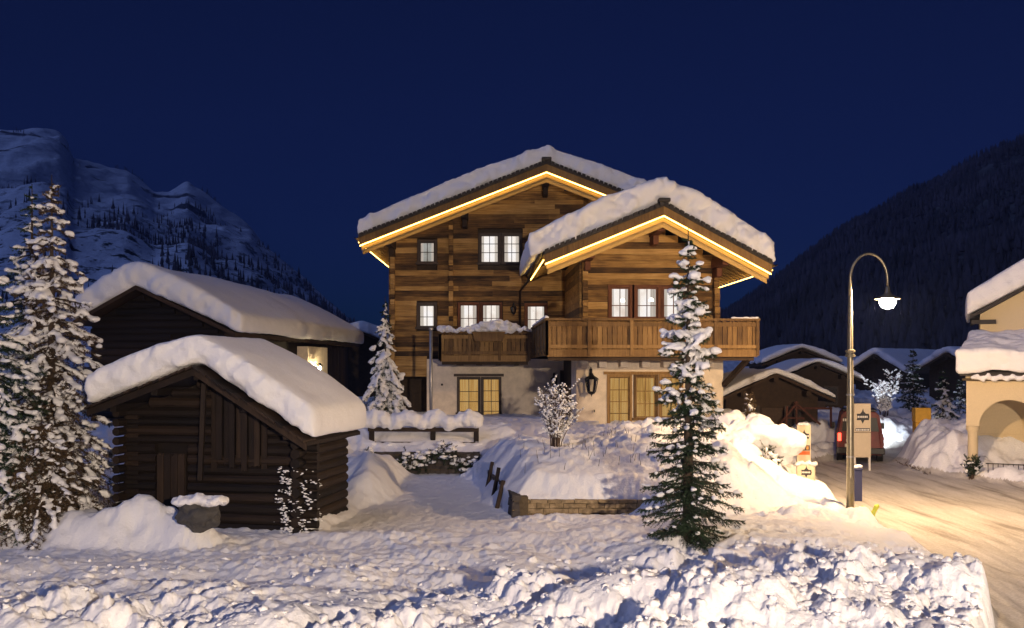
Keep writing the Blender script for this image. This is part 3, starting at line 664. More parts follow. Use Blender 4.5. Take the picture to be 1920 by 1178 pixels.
for a in win_m[4:6]: window(CH, FM, *a, 0, 2, (.5,), 'room_white', 'red_wood', .085)
window(CH, FM, *win_m[6], 0, 2, (.5,), 'room_white', 'red_wood', .10)
# shallow ground floor wall in plaster, dark recess left of it
fr_m = [(-2.165, -1.342, 1.80, 3.167), (-1.19, -.498, 1.55, 3.167)]
sw = obj('plaster_wall', wall_holes(FM, -3.46, 2.6, .6, 3.96, .02, .34, fr_m), 'stucco', CH)
obj('plaster_side', MB().box(FM, -3.46, -3.3, .36, 6, .6, 3.2), 'stucco', sw)
obj('cellar_wall', MB().box(FM, -4.8, -3.47, 2.4, 2.6, .6, 3.2), 'dark_wood', CH)
for a, b, c, d in fr_m: window(CH, FM, a, b, c, d, .02, 2, (.30, .62) if c > 1.7 else (.16, .42, .70), 'curtain_warm', 'window_dark', .07, .2, 'french_window', True)
obj('door_head', MB().box(FM, -2.36, -.33, -.06, .3, 3.25, 3.36), 'window_dark', CH)
for k, X in enumerate((865, 900, 935, 968)):
    u = (X - 960) / 46.19; obj('balcony_beam', MB().box(FM, u - .09, u + .09, -1.9, .1, 3.70, 3.95), 'dark_wood', CH, bevel=.01)
lantern(CH, (1.7, 35.9, 3.05), 1.1); lantern(CH, (.07, 35.85, 5.95), .9)
obj('entry_door', MB().box(FM, 1.95, 2.75, -.04, .06, 1.6, 3.5), 'door_wood', CH)

# --- wing
win_w = [(-1.36, -.71, 5.35, 6.40), (-.45, .28, 5.35, 6.40), (.48, 1.23, 5.35, 6.40)]
g = MB().prism(FW, [(-2.3, 4.1), (2.34, 4.1), (2.34, 7.4), (URW, ZRW - .5), (-2.3, 7.5)], .40, .5)
g.box(FW, -2.3, -2.15, .5, 6, 4.1, 7.5); g.box(FW, 2.2, 2.34, .5, 6, 4.1, 7.4)
ww = obj('timber_wall', g, 'dark_wood', CH)
holes = [(a - CAS, b + CAS, c - CAS, d + CAS) for a, b, c, d in win_w]
plank_wall(ww, FW, -2.36, 2.4, 4.12, 8.8, .225, holes, lambda u: ZRW - .33 - (SWL if u < URW else SWR) * abs(u - URW), 0, .16, lmin=2.5, lmax=5.5, rng=random.Random(9))
for uc in (-2.28, 2.32):
    w = 4.15
    while w < 7.35:
        dv = random.uniform(.14, .28); inst('log_end', random.choice(PLANK), ww, FW.p(uc, -dv / 2 + .02, w + .11), (0, 0, FW.a), (.18, dv + .1, .205)); w += .225
w = 4.15
while w < 7.4:
    inst('plank', random.choice(PLANK), ww, FW.p(-2.38, 2.9, w + .11), (0, 0, FW.a + R(90)), (5.6, .14, .22)); w += .225
for a in win_w:
    window(CH, FW, *a, 0, 2, (.40,), 'room_white', 'red_wood', .10, .34)
for u, w in ((-.92, 5.95), (.10, 5.97)):
    o = obj('pendant_lamp', MB().lathe(FW.p(u, .2, w), [(0, .10), (.05, .085), (.085, .03), (.09, -.03), (0, -.03)], 16), 'lamp_white', smooth=True)
    tag(o, 'small white dome lamp seen through the %s of the chalet wing' % ('left upper window' if u < 0 else 'middle upper window'), 'lamp', 'lamps inside the chalet wing')
fr_w = [(-1.417, -.71, 1.62, 3.283), (-.485, .22, 1.86, 3.283), (.41, 1.10, 1.86, 3.283)]
sw2 = obj('plaster_wall', wall_holes(FW, -2.57, 2.6, .6, 4.0, .0, .34, fr_w), 'stucco', CH)
obj('plaster_side', MB().box(FW, -2.57, -2.3, .36, 1.6, .6, 4.0), 'stucco', sw2); obj('plaster_side', MB().box(FW, 2.4, 2.6, .36, 6, .6, 4.0), 'stucco', sw2)
obj('passage_wall', MB().box(FW, -2.5, -2.3, 1.62, 5.2, .6, 4.0), 'dark_wood', CH)
for a, b, c, d in fr_w: window(CH, FW, a, b, c, d, .0, 2, (.33, .66) if c > 1.7 else (.22, .48, .74), 'curtain_warm', 'rail_wood', .085, .22, 'french_window', True)
obj('door_head', MB().box(FW, -1.62, 1.28, -.09, .1, 3.37, 3.47), 'rail_wood', CH)
for u in (-2.35, -1.72, -.98, -.24, .50, 1.24, 1.98):
    obj('corbel', MB().box(FW, u - .13, u + .13, -.55, .02, 3.62, 3.98), 'stucco', CH, bevel=.02)
lantern(CH, FW.p(-2.07, -.06, 3.05), 1.7)
obj('wall_tap', MB().tube([FW.p(-1.95, 0, 2.13), FW.p(-1.95, -.09, 2.13), FW.p(-1.95, -.1, 2.06)], .018, 6), 'iron', CH)
obj('wall_socket', MB().box(FM, -2.88, -2.80, -.02, .03, 2.88, 2.96), 'iron', CH)

# --- roofs
roof_m, _, _ = gable_roof(CH, FM, URM, ZRM, -5.96, SM_, 8.2, SM_, -1.6, 9.5, 0)
roof_w, _, _ = gable_roof(CH, FW, URW, ZRW, -3.86, SWL, 3.72, SWR, -1.9, 5.2, 0)
for F, lst, va in ((FM, [(URM, ZRM - .62), (-1.9, ZRM - .62 - SM_ * 3.24), (-4.83, ZRM - .62 - SM_ * 6.17)], -1.3), (FW, [(URW, ZRW - .68), (-2.25, ZRW - .62 - SWL * 2.35), (2.3, ZRW - .62 - SWR * 2.2)], -1.45)):
    for u, w in lst:
        obj('purlin', MB().box(F, u - .13, u + .13, va, .1, w - .18, w + .16), 'red_wood' if F is FW else 'dark_wood', roof_m if F is FM else roof_w, bevel=.02)
        obj('bracket', MB().box(F, u - .1, u + .1, -.62, .02, w - .50, w - .19), 'red_wood' if F is FW else 'dark_wood', roof_m if F is FM else roof_w, bevel=.03)
for F, rf, u, z in ((FM, roof_m, URM, ZRM), (FW, roof_w, URW, ZRW)):
    v = -1.75 if F is FM else -2.05; obj('ridge_cap', MB().box(F, u - .19, u + .19, v, v + .6, z + .02, z + .14), 'roof_slate', rf, bevel=.03)
a = FW.p(-3.95, .2, 7.3)
obj('downpipe', MB().tube([a, (a[0] - .25, a[1] + 3.6, 6.95), (.33, 35.75, 6.7), (.33, 35.75, 4.2)], .045, 8), 'dark_wood', CH, smooth=True)
obj('roof_aerial', MB().tube([FW.p(1.22, -1.6, 8.4), FW.p(1.22, -1.6, 9.35)], .012, 5), 'iron', CH)

# --- balconies
def balcony(F, u0, u1, v, vback, w0, w1, n, left=True, right=True, fasc='rail_wood'):
    bal = obj('balcony', MB().box(F, u0 + .02, u1 - .02, v + .03, vback, w0 - .02, w0 + .09), 'dark_wood', CH)
    obj('floor_beam', MB().box(F, u0, u1, v - .02, v + .025, w0 - .14, w0 + .10), fasc, bal, bevel=.01)
    obj('floor_beam', MB().box(F, u0 + .05, u1 - .05, v + .2, v + .34, w0 - .26, w0 - .03), 'dark_wood', bal, bevel=.01)
    runs = [((u0, v), (u1, v))] + ([((u0, v), (u0, vback))] if left else []) + ([((u1, v), (u1, vback))] if right else [])
    for (a, b), (c, d) in runs:
        L = math.hypot(c - a, d - b); du, dv = (c - a) / L, (d - b) / L; ang = F.a + math.atan2(dv, du)
        m = ((a + c) / 2, (b + d) / 2)
        inst('top_rail', BOARD[0], bal, F.p(m[0], m[1], w1 - .04), (0, 0, ang), (L + .14, .15, .075))
        inst('rail', BOARD[1], bal, F.p(m[0], m[1], w1 - .20), (0, 0, ang), (L, .06, .13))
        inst('rail', BOARD[2], bal, F.p(m[0], m[1], w0 + .20), (0, 0, ang), (L, .065, .11))
        k = max(1, round(L / (abs(u1 - u0) / n)))
        for i in range(k + 1):
            t = L * i / k; obj('post', MB().beam(F.p(a + du * t, b + dv * t, w0 - .10), F.p(a + du * t, b + dv * t, w1 - .07), .11, .11, up=(0, 1, 0)), 'rail_wood', bal, bevel=.01)
        nb = int(L / .165)
        for i in range(nb):
            t = L * (i + .5) / nb
            inst('board', random.choice(BOARD), bal, F.p(a + du * t, b + dv * t + (.05 if du else 0), (w0 + w1) / 2 - .02), (0, 0, ang), (.15 + random.uniform(-.012, .006), .03, (w1 - w0) - .16))
    return bal
balcony(FW, -3.77, 3.17, -2.0, 4.9, 4.10, 5.22, 5, True, False)
balcony(FM, -2.76, .66, -2.0, 0.0, 3.98, 4.99, 3, True, False, 'rail_wood')
b3 = obj('balcony_side_rail', MB().beam(FW.p(3.17, -2, 5.18), FW.p(3.17, -.1, 5.18), .15, .075), 'rail_wood', CH)
for i in range(11): inst('board', random.choice(BOARD), b3, FW.p(3.17, -1.9 + i * .17, 4.64), (0, 0, FW.a + R(90)), (.15, .03, 1.0))
obj('support_bracket', MB().beam(FW.p(3.0, -1.7, 3.95), FW.p(2.62, .0, 3.0), .14, .16), 'dark_wood', CH)
fb = thing('flower_box', FM.p(-.9, -2.15, 4.62), 'wooden flower box hung on the balcony rail under a heap of snow', 'flower box')
obj('trough', MB().prism(FM, [(-1.5, 4.93), (-.28, 4.93), (-.36, 4.62), (-1.42, 4.62)], -2.34, -2.10), 'rail_wood', fb, bevel=.01); obj('rim', MB().box(FM, -1.53, -.25, -2.37, -2.075, 4.93, 4.97), 'rail_wood', fb, bevel=.008)
def heap(name, label, cs, rs, voxel, layers, mat='snow', smooth=4, group=None):
    g = blobs('h', np.array(cs), np.array(rs), 2, 0.2, len(cs))
    me = bake(g, voxel, smooth, 0.5, name); rough(me, layers); return tag(obj(name, me, mat), label, 'snow', group)
rng = random.Random(4); cs = []; rs = []
for i in range(60):
    u = -2.75 + 3.4 * i / 59; hgt = .05 + .13 * math.exp(-((u + .95) / .55) ** 2) + .12 * math.exp(-((u + .2) / .4) ** 2) + .06 * math.exp(-((u + 2.55) / .25) ** 2)
    for k in range(1 + int(hgt * 12)):
        cs.append(FM.p(u + rng.uniform(-.05, .05), -2.05 + rng.uniform(-.12, .06) * (1 + 4 * hgt), 5.0 + rng.uniform(0, 1.7) * hgt)); r = .06 + .5 * hgt * rng.uniform(.6, 1); rs.append((r * 1.2, r, r * .85))
heap('balcony_snow', 'lumpy snow heaped along the left balcony rail and flower box', cs, rs, .03, [(.16, .035, 3)])
cs = []; rs = []
for i in range(50):
    t = i / 49; cs.append(FW.p(-3.77, -1.95 + 6 * t, 5.25)); rs.append((.09, .10, .045 + .02 * rng.random()))
for i in range(26): cs.append(FW.p(2.35 + .8 * i / 25, -2.0, 5.24)); rs.append((.07, .08, .025 + .02 * rng.random()))
heap('balcony_snow', 'thin strip of snow on the corner rails of the front balcony', cs, rs, .025, [(.1, .015, 2)], smooth=2)

# --- snow on the chalet roofs
roof_snow('roof_snow', 'broad smooth snow blanket on the tall rear gable of the chalet', FM, URM, ZRM, -5.96, SM_, 8.0, SM_, -1.5, 9.5, .84, (.08, .0), .07, .20, 9)
roof_snow('roof_snow', 'deep rounded snow blanket bulging over the front gable of the chalet', FW, URW, ZRW, -3.86, SWL, 3.72, SWR, -1.8, 5.6, 1.02, (.46, .10), .06, .22, 13)
#@@STREETLAMP
def street_lamp(x, y, label, bulb='street_bulb'):
    z0 = -.1 if y > 0 else -.9
    t = thing('street_lamp', (x, y, 0), label, 'street lamp', 'street lamps along the road')
    obj('pole', MB().lathe((x, y, 0), [(0, z0), (.095, z0), (.09, .9), (.075, 3.4), (.072, 3.45), (.055, 4.9), (.045, 5.35)], 14), 'pole_metal', t, smooth=True)
    obj('collar', MB().lathe((x, y, 3.95), [(.07, -.09), (.115, -.08), (.115, -.03), (.085, -.02), (.085, .02), (.115, .03), (.115, .08), (.06, .10)], 14), 'pole_metal', t)
    pts = [(x, y, 5.3)]
    for i in range(15):
        a = math.pi - math.pi * i / 14; pts.append((x + .45 + .45 * math.cos(a), y, 5.75 + .62 * math.sin(a)))
    pts += [(x + .905, y, 5.55)]
    obj('arm', MB().tube(pts, [.045] + [.032] * 15 + [.026], 10), 'pole_metal', t, smooth=True)
    cx, cz = x + .905, 5.24
    sh = obj('shade', MB().lathe((cx, y, cz), [(.02, .34), (.05, .33), (.065, .20), (.10, .14), (.30, .045), (.305, .02), (.27, .03), (.08, .09), (0, .095)], 28), 'pole_metal', t, smooth=True)
    obj('bulb', MB().lathe((cx, y, cz), [(0, .06), (.12, .05), (.185, -.01), (.18, -.08), (.13, -.17), (0, -.215)], 20), bulb, sh, smooth=True)
    obj('door_panel', MB().box(Frame((x, y, 0)), -.05, .05, -.096, -.06, .55, .95), 'pole_metal', t, bevel=.01)
    for z in (1.45, 2.95): obj('clamp_band', MB().lathe((x, y, z), [(.086, -.02), (.096, -.02), (.096, .02), (.086, .02)], 14), 'galvanised', t)
street_lamp(8.2, 21.5, 'tall curved street lamp glowing beside the snowy road')
street_lamp(4.0, -7.0, 'nearer street lamp of the row, behind the viewpoint', 'flood_bulb')

# ================================================================== CONIFERS AND SHRUBS
def needles_mesh(name, A, B, n_per, ln, wd, rng, up=0.0):
    """needle blades along twig segments A->B (arrays of points)"""
    k = len(A); t = rng.random((k, n_per)); D = B - A; L = np.linalg.norm(D, axis=1, keepdims=True) + 1e-6; d = D / L
    rv = rng.normal(size=(k, n_per, 3)); rv -= (rv * d[:, None]).sum(2, keepdims=True) * d[:, None]; rv /= np.linalg.norm(rv, axis=2, keepdims=True) + 1e-6
    base = A[:, None] + D[:, None] * t[..., None]
    tipd = rv * 0.8 + d[:, None] * 0.75; tipd[..., 2] += up; tipd /= np.linalg.norm(tipd, axis=2, keepdims=True)
    l = ln * rng.uniform(0.6, 1.25, (k, n_per, 1)); side = np.cross(tipd, rng.normal(size=(k, n_per, 3))); side /= np.linalg.norm(side, axis=2, keepdims=True) + 1e-6
    tip = base + tipd * l; a = base + side * wd; b = base - side * wd
    V = np.stack([a, b, tip], 2).reshape(-1, 3); return mesh_np(name, V, np.arange(len(V)).reshape(-1, 3), False)
def spruce(base, H, Rad, seed, label, snow=0.5, name='spruce_tree', group=None, whorls=26, per=8, npt=16, ln=0.05, wd=0.006, droop=0.55, needle='needles', snow_fn=None, voxel=0.035, lean=(0, 0), low=0.06, shape=0.85, twig_step=0.10, rad_fn=None):
    rng = np.random.default_rng(seed); bx, by, bz = base
    t = thing(name, base, label, 'tree', group)
    def stem(h): return np.array([bx + lean[0] * h * h, by + lean[1] * h * h, bz + H * h])
    obj('trunk', MB().tube([stem(-0.03)] + [stem(k / 8) for k in range(9)], [H * .021] + [max(.008, H * .019 * (1 - k / 8) ** .9) for k in range(9)], 8), 'bark', t, smooth=True)
    A = []; B = []; br = MB(); sc = []; sr = []
    for wI in range(whorls):
        h = low + (0.985 - low) * (wI + rng.uniform(-.25, .25)) / whorls; h = min(max(h, low), .985)
        prof = rad_fn(h) if rad_fn else (1 - h) ** shape
        n = max(4, int(per * (0.75 + 0.5 * (1 - h)) + rng.integers(-1, 2))); ph = rng.random() * 6.28
        for k in range(n):
            az = ph + 6.28 * k / n + rng.normal(0, .22); hb = min(.99, max(low * .6, h + rng.normal(0, .014))); L = max(.06, Rad * prof * rng.uniform(.45, 1.18)); sn = (snow_fn(h) if snow_fn else snow)
            dh = np.array([math.cos(az), math.sin(az), 0]); p0 = stem(hb); m = 6; pts = []
            rise = .28 * h - .05; dr = droop * (0.55 + .6 * sn) * (1.1 - .5 * h) * rng.uniform(.6, 1.4)
            for i in range(m + 1):
                s = i / m; pts.append(p0 + dh * L * s * (1 - .12 * dr * s) + np.array([0, 0, L * (rise * s - dr * s ** 1.6 + .22 * s ** 3)]))
            pts = np.array(pts)
            if L > .25: br.tube([tuple(q) for q in pts[::2]], [.012 * H / 5 * (1 - .8 * i / 3) + .003 for i in range(4)], 4, False)
            for i in range(m): A.append(pts[i]); B.append(pts[i + 1])
            ns = int(L / twig_step); sd = np.array([-dh[1], dh[0], 0])
            for i in range(1, ns):
                s = i / ns; q = pts[int(s * m)] + (pts[min(int(s * m) + 1, m)] - pts[int(s * m)]) * (s * m - int(s * m))
                for sg in (-1, 1):
                    tl = L * .42 * (1 - s) ** .7 * rng.uniform(.6, 1.2) + .05
                    e = q + (dh * .75 + sd * sg * rng.uniform(.7, 1.1)) * tl * .75 + np.array([0, 0, -tl * rng.uniform(.15, .5) * (1 + dr * .6)])
                    mid = (q + e) / 2 + np.array([0, 0, tl * .06]); A += [q, mid]; B += [mid, e]
                    if sn > .35 and rng.random() < sn * .5:
                        r = (.026 + .05 * sn * rng.random()) * (H / 5) ** .5
                        for f in (0.35, .8):
                            if rng.random() < .75: sc.append(q + (e - q) * f + np.array([0, 0, r * .45])); sr.append((r * 1.25, r * 1.25, r * .8))
            if sn > .08:
                nb = max(2, int(L / .075))
                for i in range(nb):
                    s = (i + .6) / nb
                    if rng.random() > sn * 1.15: continue
                    q = pts[min(int(s * m), m - 1)] * (1 - (s * m - int(s * m))) + pts[min(int(s * m) + 1, m)] * (s * m - int(s * m))
                    r = (.03 + .085 * sn * rng.random() ** 1.3) * (.6 + .6 * s) * (H / 5) ** .5 * min(1, .45 + L)
                    sc.append(q + np.array([0, 0, r * .5])); sr.append((r * 1.3, r * 1.3, r * .85))
    A, B = np.array(A), np.array(B)
    cr = obj('crown', needles_mesh('crown', A, B, npt, ln, wd, rng), needle, t)
    tag(obj('branches', br, 'bark', cr), kind='stuff'); tag(cr, kind='stuff')
    if sc:
        sc = np.array(sc); sr = np.array(sr)
        if voxel:
            me = bake(blobs('s', sc, sr, 1, .15, seed), voxel, 2, .5, 'snow'); rough(me, [(.10, .018, 2)])
        else: me = blobs('snow', sc, sr, 1, .35, seed)
        tag(obj('snow', me, 'snow', t), kind='stuff')
    return t
def shrub(base, H, spread, seed, label, n=16, snow=0.7, name='shrub', leaf=None, group=None, rs=0.035, cone=False):
    rng = np.random.default_rng(seed); t = thing(name, base, label, 'shrub', group); st = MB(); A = []; B = []; sc = []; sr = []; bs = np.array(base)
    for i in range(n):
        az = rng.random() * 6.28; r0 = rng.random() * spread * .25; r1 = spread * math.sqrt(rng.random()) * (.35 if cone else 1); h = H * rng.uniform(.62, 1.0) * (1 - .25 * (r1 / spread) ** 2)
        d = np.array([math.cos(az), math.sin(az), 0]); pts = [bs + d * (r0 + (r1 - r0) * s ** 1.4) + np.array([0, 0, h * s - (.05 if s == 0 else 0)]) for s in np.linspace(0, 1, 6)]
        st.tube([tuple(p) for p in pts], [.016, .014, .012, .009, .007, .004], 5, False)
        for j in range(2, 6):
            for k in range(4):
                q = pts[j - 1] + (pts[j] - pts[j - 1]) * rng.random(); a2 = rng.random() * 6.28; l = H * rng.uniform(.08, .2)
                e = q + np.array([math.cos(a2) * l * .8, math.sin(a2) * l * .8, l * rng.uniform(.2, .9)]); st.tube([tuple(q), tuple((q + e) / 2 + [0, 0, .01]), tuple(e)], [.006, .004, .002], 4, False)
                A.append(q); B.append(e)
                if rng.random() < snow:
                    for f in (.15, .35, .55, .75, .95):
                        r = rs * rng.uniform(.35, 1.25); sc.append(q + (e - q) * f + rng.normal(0, .01, 3) + [0, 0, r * .3]); sr.append((r * 1.15, r * 1.15, r * .85))
    tag(obj('stems', st, 'twig', t), kind='stuff')
    if leaf: tag(obj('leaves', needles_mesh('leaves', np.array(A), np.array(B), 26, .055, .012, rng), leaf, t), kind='stuff')
    if sc: tag(obj('snow', blobs('snow', np.array(sc), np.array(sr), 2, .45, seed), 'snow', t), kind='stuff')
    return t

# ================================================================== SMALL LOG BARN (left, near)
ba = R(10); fx, fy = -math.cos(ba), math.sin(ba)                   # from its right eave towards its left eave
Yr = 17.0; c0 = P(575, 830, Yr)
def along(px):
    k = (px - 960) / FPX; return (k * c0.y - c0.x) / (fx - k * fy)
tL, tR = along(165), along(365); LB = 3.0
# frame with u to the right along the gable, v towards the back
FB = Frame((c0.x, c0.y, 0), -ba)
zA, zLb, zRb = ZP(690, c0.y + tR * fy), ZP(767, c0.y + tL * fy), c0.z
uA, uLb, uRb = -tR, -tL, 0.0; sLb, sRb = (zA - zLb) / (uA - uLb), (zA - zRb) / (uRb - uA)
BN = thing('log_barn', FB.p(-2.2, .5, .2), 'small weathered log barn with a thick cap of snow in front', 'barn')
u0b, u1b = uLb + .42, -.30; vf = .55; zb = 0.0
def topb(u): return zA - .16 - (sLb if u < uA else sRb) * abs(u - uA)
core = MB().prism(FB, [(u0b + .1, zb), (u1b - .1, zb), (u1b - .1, topb(u1b) - .05), (uA, topb(uA) - .05), (u0b + .1, topb(u0b) - .05)], vf + .12, vf + .2)
core.box(FB, u1b - .2, u1b - .12, vf + .2, LB - .4, zb, topb(u1b) - .1); core.box(FB, u0b + .12, u0b + .2, vf + .2, LB - .4, zb, topb(u0b) - .1)
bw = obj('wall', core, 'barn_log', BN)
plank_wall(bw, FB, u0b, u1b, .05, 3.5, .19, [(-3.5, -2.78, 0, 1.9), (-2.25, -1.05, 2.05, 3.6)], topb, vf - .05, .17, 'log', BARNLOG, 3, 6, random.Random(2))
w = .10
while w < topb(u1b) - .1:
    inst('log', random.choice(BARNLOG), bw, FB.p(u1b - .08, (vf + LB) / 2 - .1, w + .09), (0, 0, FB.a + R(90)), (LB - vf + .3, .17, .2)); w += .19
for k in range(9):                                                 # upright boards under the ridge
    u = -2.2 + k * .135; zt = topb(u) - .02; lo = 1.62 + random.uniform(-.1, .14)
    inst('board', random.choice(BARNBOARD), bw, FB.p(u, vf - .02 - (.05 if k % 2 else 0), (zt + lo) / 2), (0, 0, FB.a), (.12, .03, zt - lo))
obj('ridge_post', MB().beam(FB.p(uA + .02, vf - .22, zA - .3), FB.p(uA - .08, vf - .2, 1.35), .09, .09, up=(0, 1, 0)), 'barn_board', BN)
dr_ = obj('door', MB().box(FB, -3.45, -2.82, vf - .02, vf + .04, .1, 1.86), 'barn_board', BN)
for k in range(4): inst('board', random.choice(BARNBOARD), dr_, FB.p(-3.37 + k * .155, vf - .045, .98), (0, 0, FB.a), (.145, .03, 1.72))
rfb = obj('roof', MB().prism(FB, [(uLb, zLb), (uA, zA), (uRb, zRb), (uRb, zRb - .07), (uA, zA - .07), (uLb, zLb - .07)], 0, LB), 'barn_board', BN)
for u, dz in ((uA, .16), (-.45, .16), (uLb + .5, .16), (-1.3, .15), (uLb + 1.4, .15)):
    z = zA - (sLb if u < uA else sRb) * abs(u - uA) - dz; obj('purlin', MB().beam(FB.p(u, .08, z), FB.p(u, LB - .1, z), .14, .15), 'barn_log', rfb)
for sd, (ue, s) in ((-1, (uLb, sLb)), (1, (uRb, sRb))):
    obj('barge_board', MB().prism(FB, [(uA, zA - .02), (ue, zA - s * abs(ue - uA) - .02), (ue, zA - s * abs(ue - uA) - .15), (uA, zA - .15)], -.04, -.005), 'barn_board', rfb)
    n = 16
    for i in range(n):
        a = uA + (ue - uA) * i / n; b = uA + (ue - uA) * (i + .9) / n; za, zb_ = zA - s * abs(a - uA), zA - s * abs(b - uA)
        obj('shingle', MB().prism(FB, [(a, za + .05), (b, zb_ + .03), (b, zb_ - .01), (a, za + .01)], -.10 - random.uniform(0, .07), .5), 'barn_board', rfb)
    w = .1
for uc in (u1b - .02, u0b + .03):                                  # crossing log ends at the corners
    w = .12
    while w < topb(uc) - .12:
        inst('log_end', random.choice(BARNLOG), bw, FB.p(uc + .0, vf - .14, w + .09), (0, 0, FB.a + R(90)), (.34, .16, .17)); inst('log_end', random.choice(BARNLOG), bw, FB.p(uc + .16, vf + .04, w), (0, 0, FB.a), (.3, .16, .17)); w += .19
roof_snow('roof_snow', 'thick smooth snow cap drooping over the small log barn', FB, uA, zA + .05, uLb, sLb, uRb, sRb, -.02, LB + .1, .80, (.10, .16), .05, .10, 34, taper=.86)
# wind-packed snow stuck to the corner logs
rng = np.random.default_rng(8); cs = []; rs = []
for i in range(900):
    w = .12 + 1.55 * rng.random() ** 1.6; which = rng.random()
    u = (-.14 + rng.normal(0, .10)) if which < .5 else (-.55 + rng.normal(0, .09)); v = vf - .30 + rng.normal(0, .03)
    if which <= .25: u = -.20 + rng.normal(0, .015); v = vf + .1 + rng.random() * .55
    if math.sin(w * 33) + 1.2 * math.sin(w * 9 + u * 20) < rng.uniform(-.9, .9): continue
    cs.append(FB.p(u, v, w)); r = rng.uniform(.004, .019); rs.append((r * 2.2, r, r * rng.uniform(.5, 1.3)))
o = obj('frozen_spray', blobs('frozen_spray', np.array(cs), np.array(rs), 1, .4, 2), 'snow'); tag(o, 'white crust of blown snow clinging to the barn corner', 'snow', kind='stuff')
# dark boulder with snow before the barn
q = P(370, 975, 16.2); me = blobs('boulder', np.array([[q.x, q.y, q.z + .08]]), np.array([[.36, .26, .27]]), 4, .4, 11); me.polygons.foreach_set('use_smooth', [False] * len(me.polygons))
tag(obj('boulder', me, 'trough_grey'), 'dark grey boulder half buried in snow before the barn', 'rock'); FT = Frame((q.x, q.y, q.z - .02), R(-6))
heap('boulder_snow', 'snow pillow lying on the dark boulder', [FT.p(-.3 + .1 * i, .02 + .03 * (i % 2), .36 + .03 * math.sin(i * 2.1)) for i in range(8)], [(.17, .24, .10)] * 8, .03, [(.16, .05, 3)])

# ================================================================== LARGE DARK BARN (left, behind)
FD = Frame((-9.38, 30, 0), R(-6.4))
uAd, zAd, uLd, uRd = -3.55, 6.43, -5.85, 0.0; zRd = 4.80; sRd = (zAd - zRd) / 3.55; zLd = 5.22; sLd = (zAd - zLd) / 2.3
DB = thing('dark_barn', FD.p(-3, .6, 1), 'big dark timber barn under long snowy roof behind the small barn', 'barn')
g = MB().prism(FD, [(-5.5, .5), (-.45, .5), (-.45, 4.85), (uAd, zAd - .2), (-5.5, 5.2)], .6, .8); g.box(FD, -.6, -.45, .8, 14.4, .5, 4.85); g.box(FD, -5.5, -5.35, .8, 14.4, .5, 5.2)
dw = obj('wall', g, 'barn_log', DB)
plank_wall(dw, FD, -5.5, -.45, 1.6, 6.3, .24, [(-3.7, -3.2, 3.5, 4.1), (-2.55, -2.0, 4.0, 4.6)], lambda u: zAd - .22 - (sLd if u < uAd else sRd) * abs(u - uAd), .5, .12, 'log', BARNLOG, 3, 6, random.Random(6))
for a, b, c, d in ((-3.7, -3.2, 3.5, 4.1), (-2.55, -2.0, 4.0, 4.6)):
    o = obj('window', MB().box(FD, a, b, .46, .59, c, d), 'window_dark', DB); obj('pane', MB().box(FD, a + .06, b - .06, .45, .46, c + .06, d - .06), 'pane', o); obj('glazing_bar', MB().box(FD, (a + b) / 2 - .015, (a + b) / 2 + .015, .43, .452, c + .05, d - .05), 'barn_board', o)
rfd = obj('roof', MB().prism(FD, [(uLd, zLd), (uAd, zAd), (uRd, zRd), (uRd, zRd - .14), (uAd, zAd - .14), (uLd, zLd - .14)], 0, 15), 'dark_wood', DB)
for i in range(26): obj('rafter_tail', MB().box(FD, -.5, -.06, .3 + i * .56, .42 + i * .56, zRd - .16, zRd - .02), 'dark_wood', rfd)
obj('plaster_bay', MB().box(FD, -.44, .02, 7.2, 9.8, 1.0, 4.5), 'stucco', DB)
for k in range(7): inst('board', random.choice(BARNBOARD), dw, FD.p(-.40, 10.2 + k * .55, 2.8), (0, 0, FD.a + R(90)), (.5, .05, 3.6))
pl = obj('porch_lamp', MB().lathe(FD.p(.3, 7.9, 3.62), [(0, .2), (.03, .19), (.10, .10), (.11, .08), (.0, .09)], 12), 'iron', DB); obj('bulb', MB().lathe(FD.p(.3, 7.9, 3.59), [(0, .08), (.06, .05), (.07, 0), (.04, -.06), (0, -.08)], 12), 'porch_bulb', pl, smooth=True)
obj('lamp_arm', MB().tube([FD.p(.0, 7.9, 3.79), FD.p(.3, 7.9, 3.81)], .015, 6), 'iron', pl)
roof_snow('roof_snow', 'long heavy snow blanket on the big dark barn roof', FD, uAd, zAd, uLd, sLd, uRd, sRd, -.1, 15.1, 1.0, (.14, .30), .085, .14, 20)
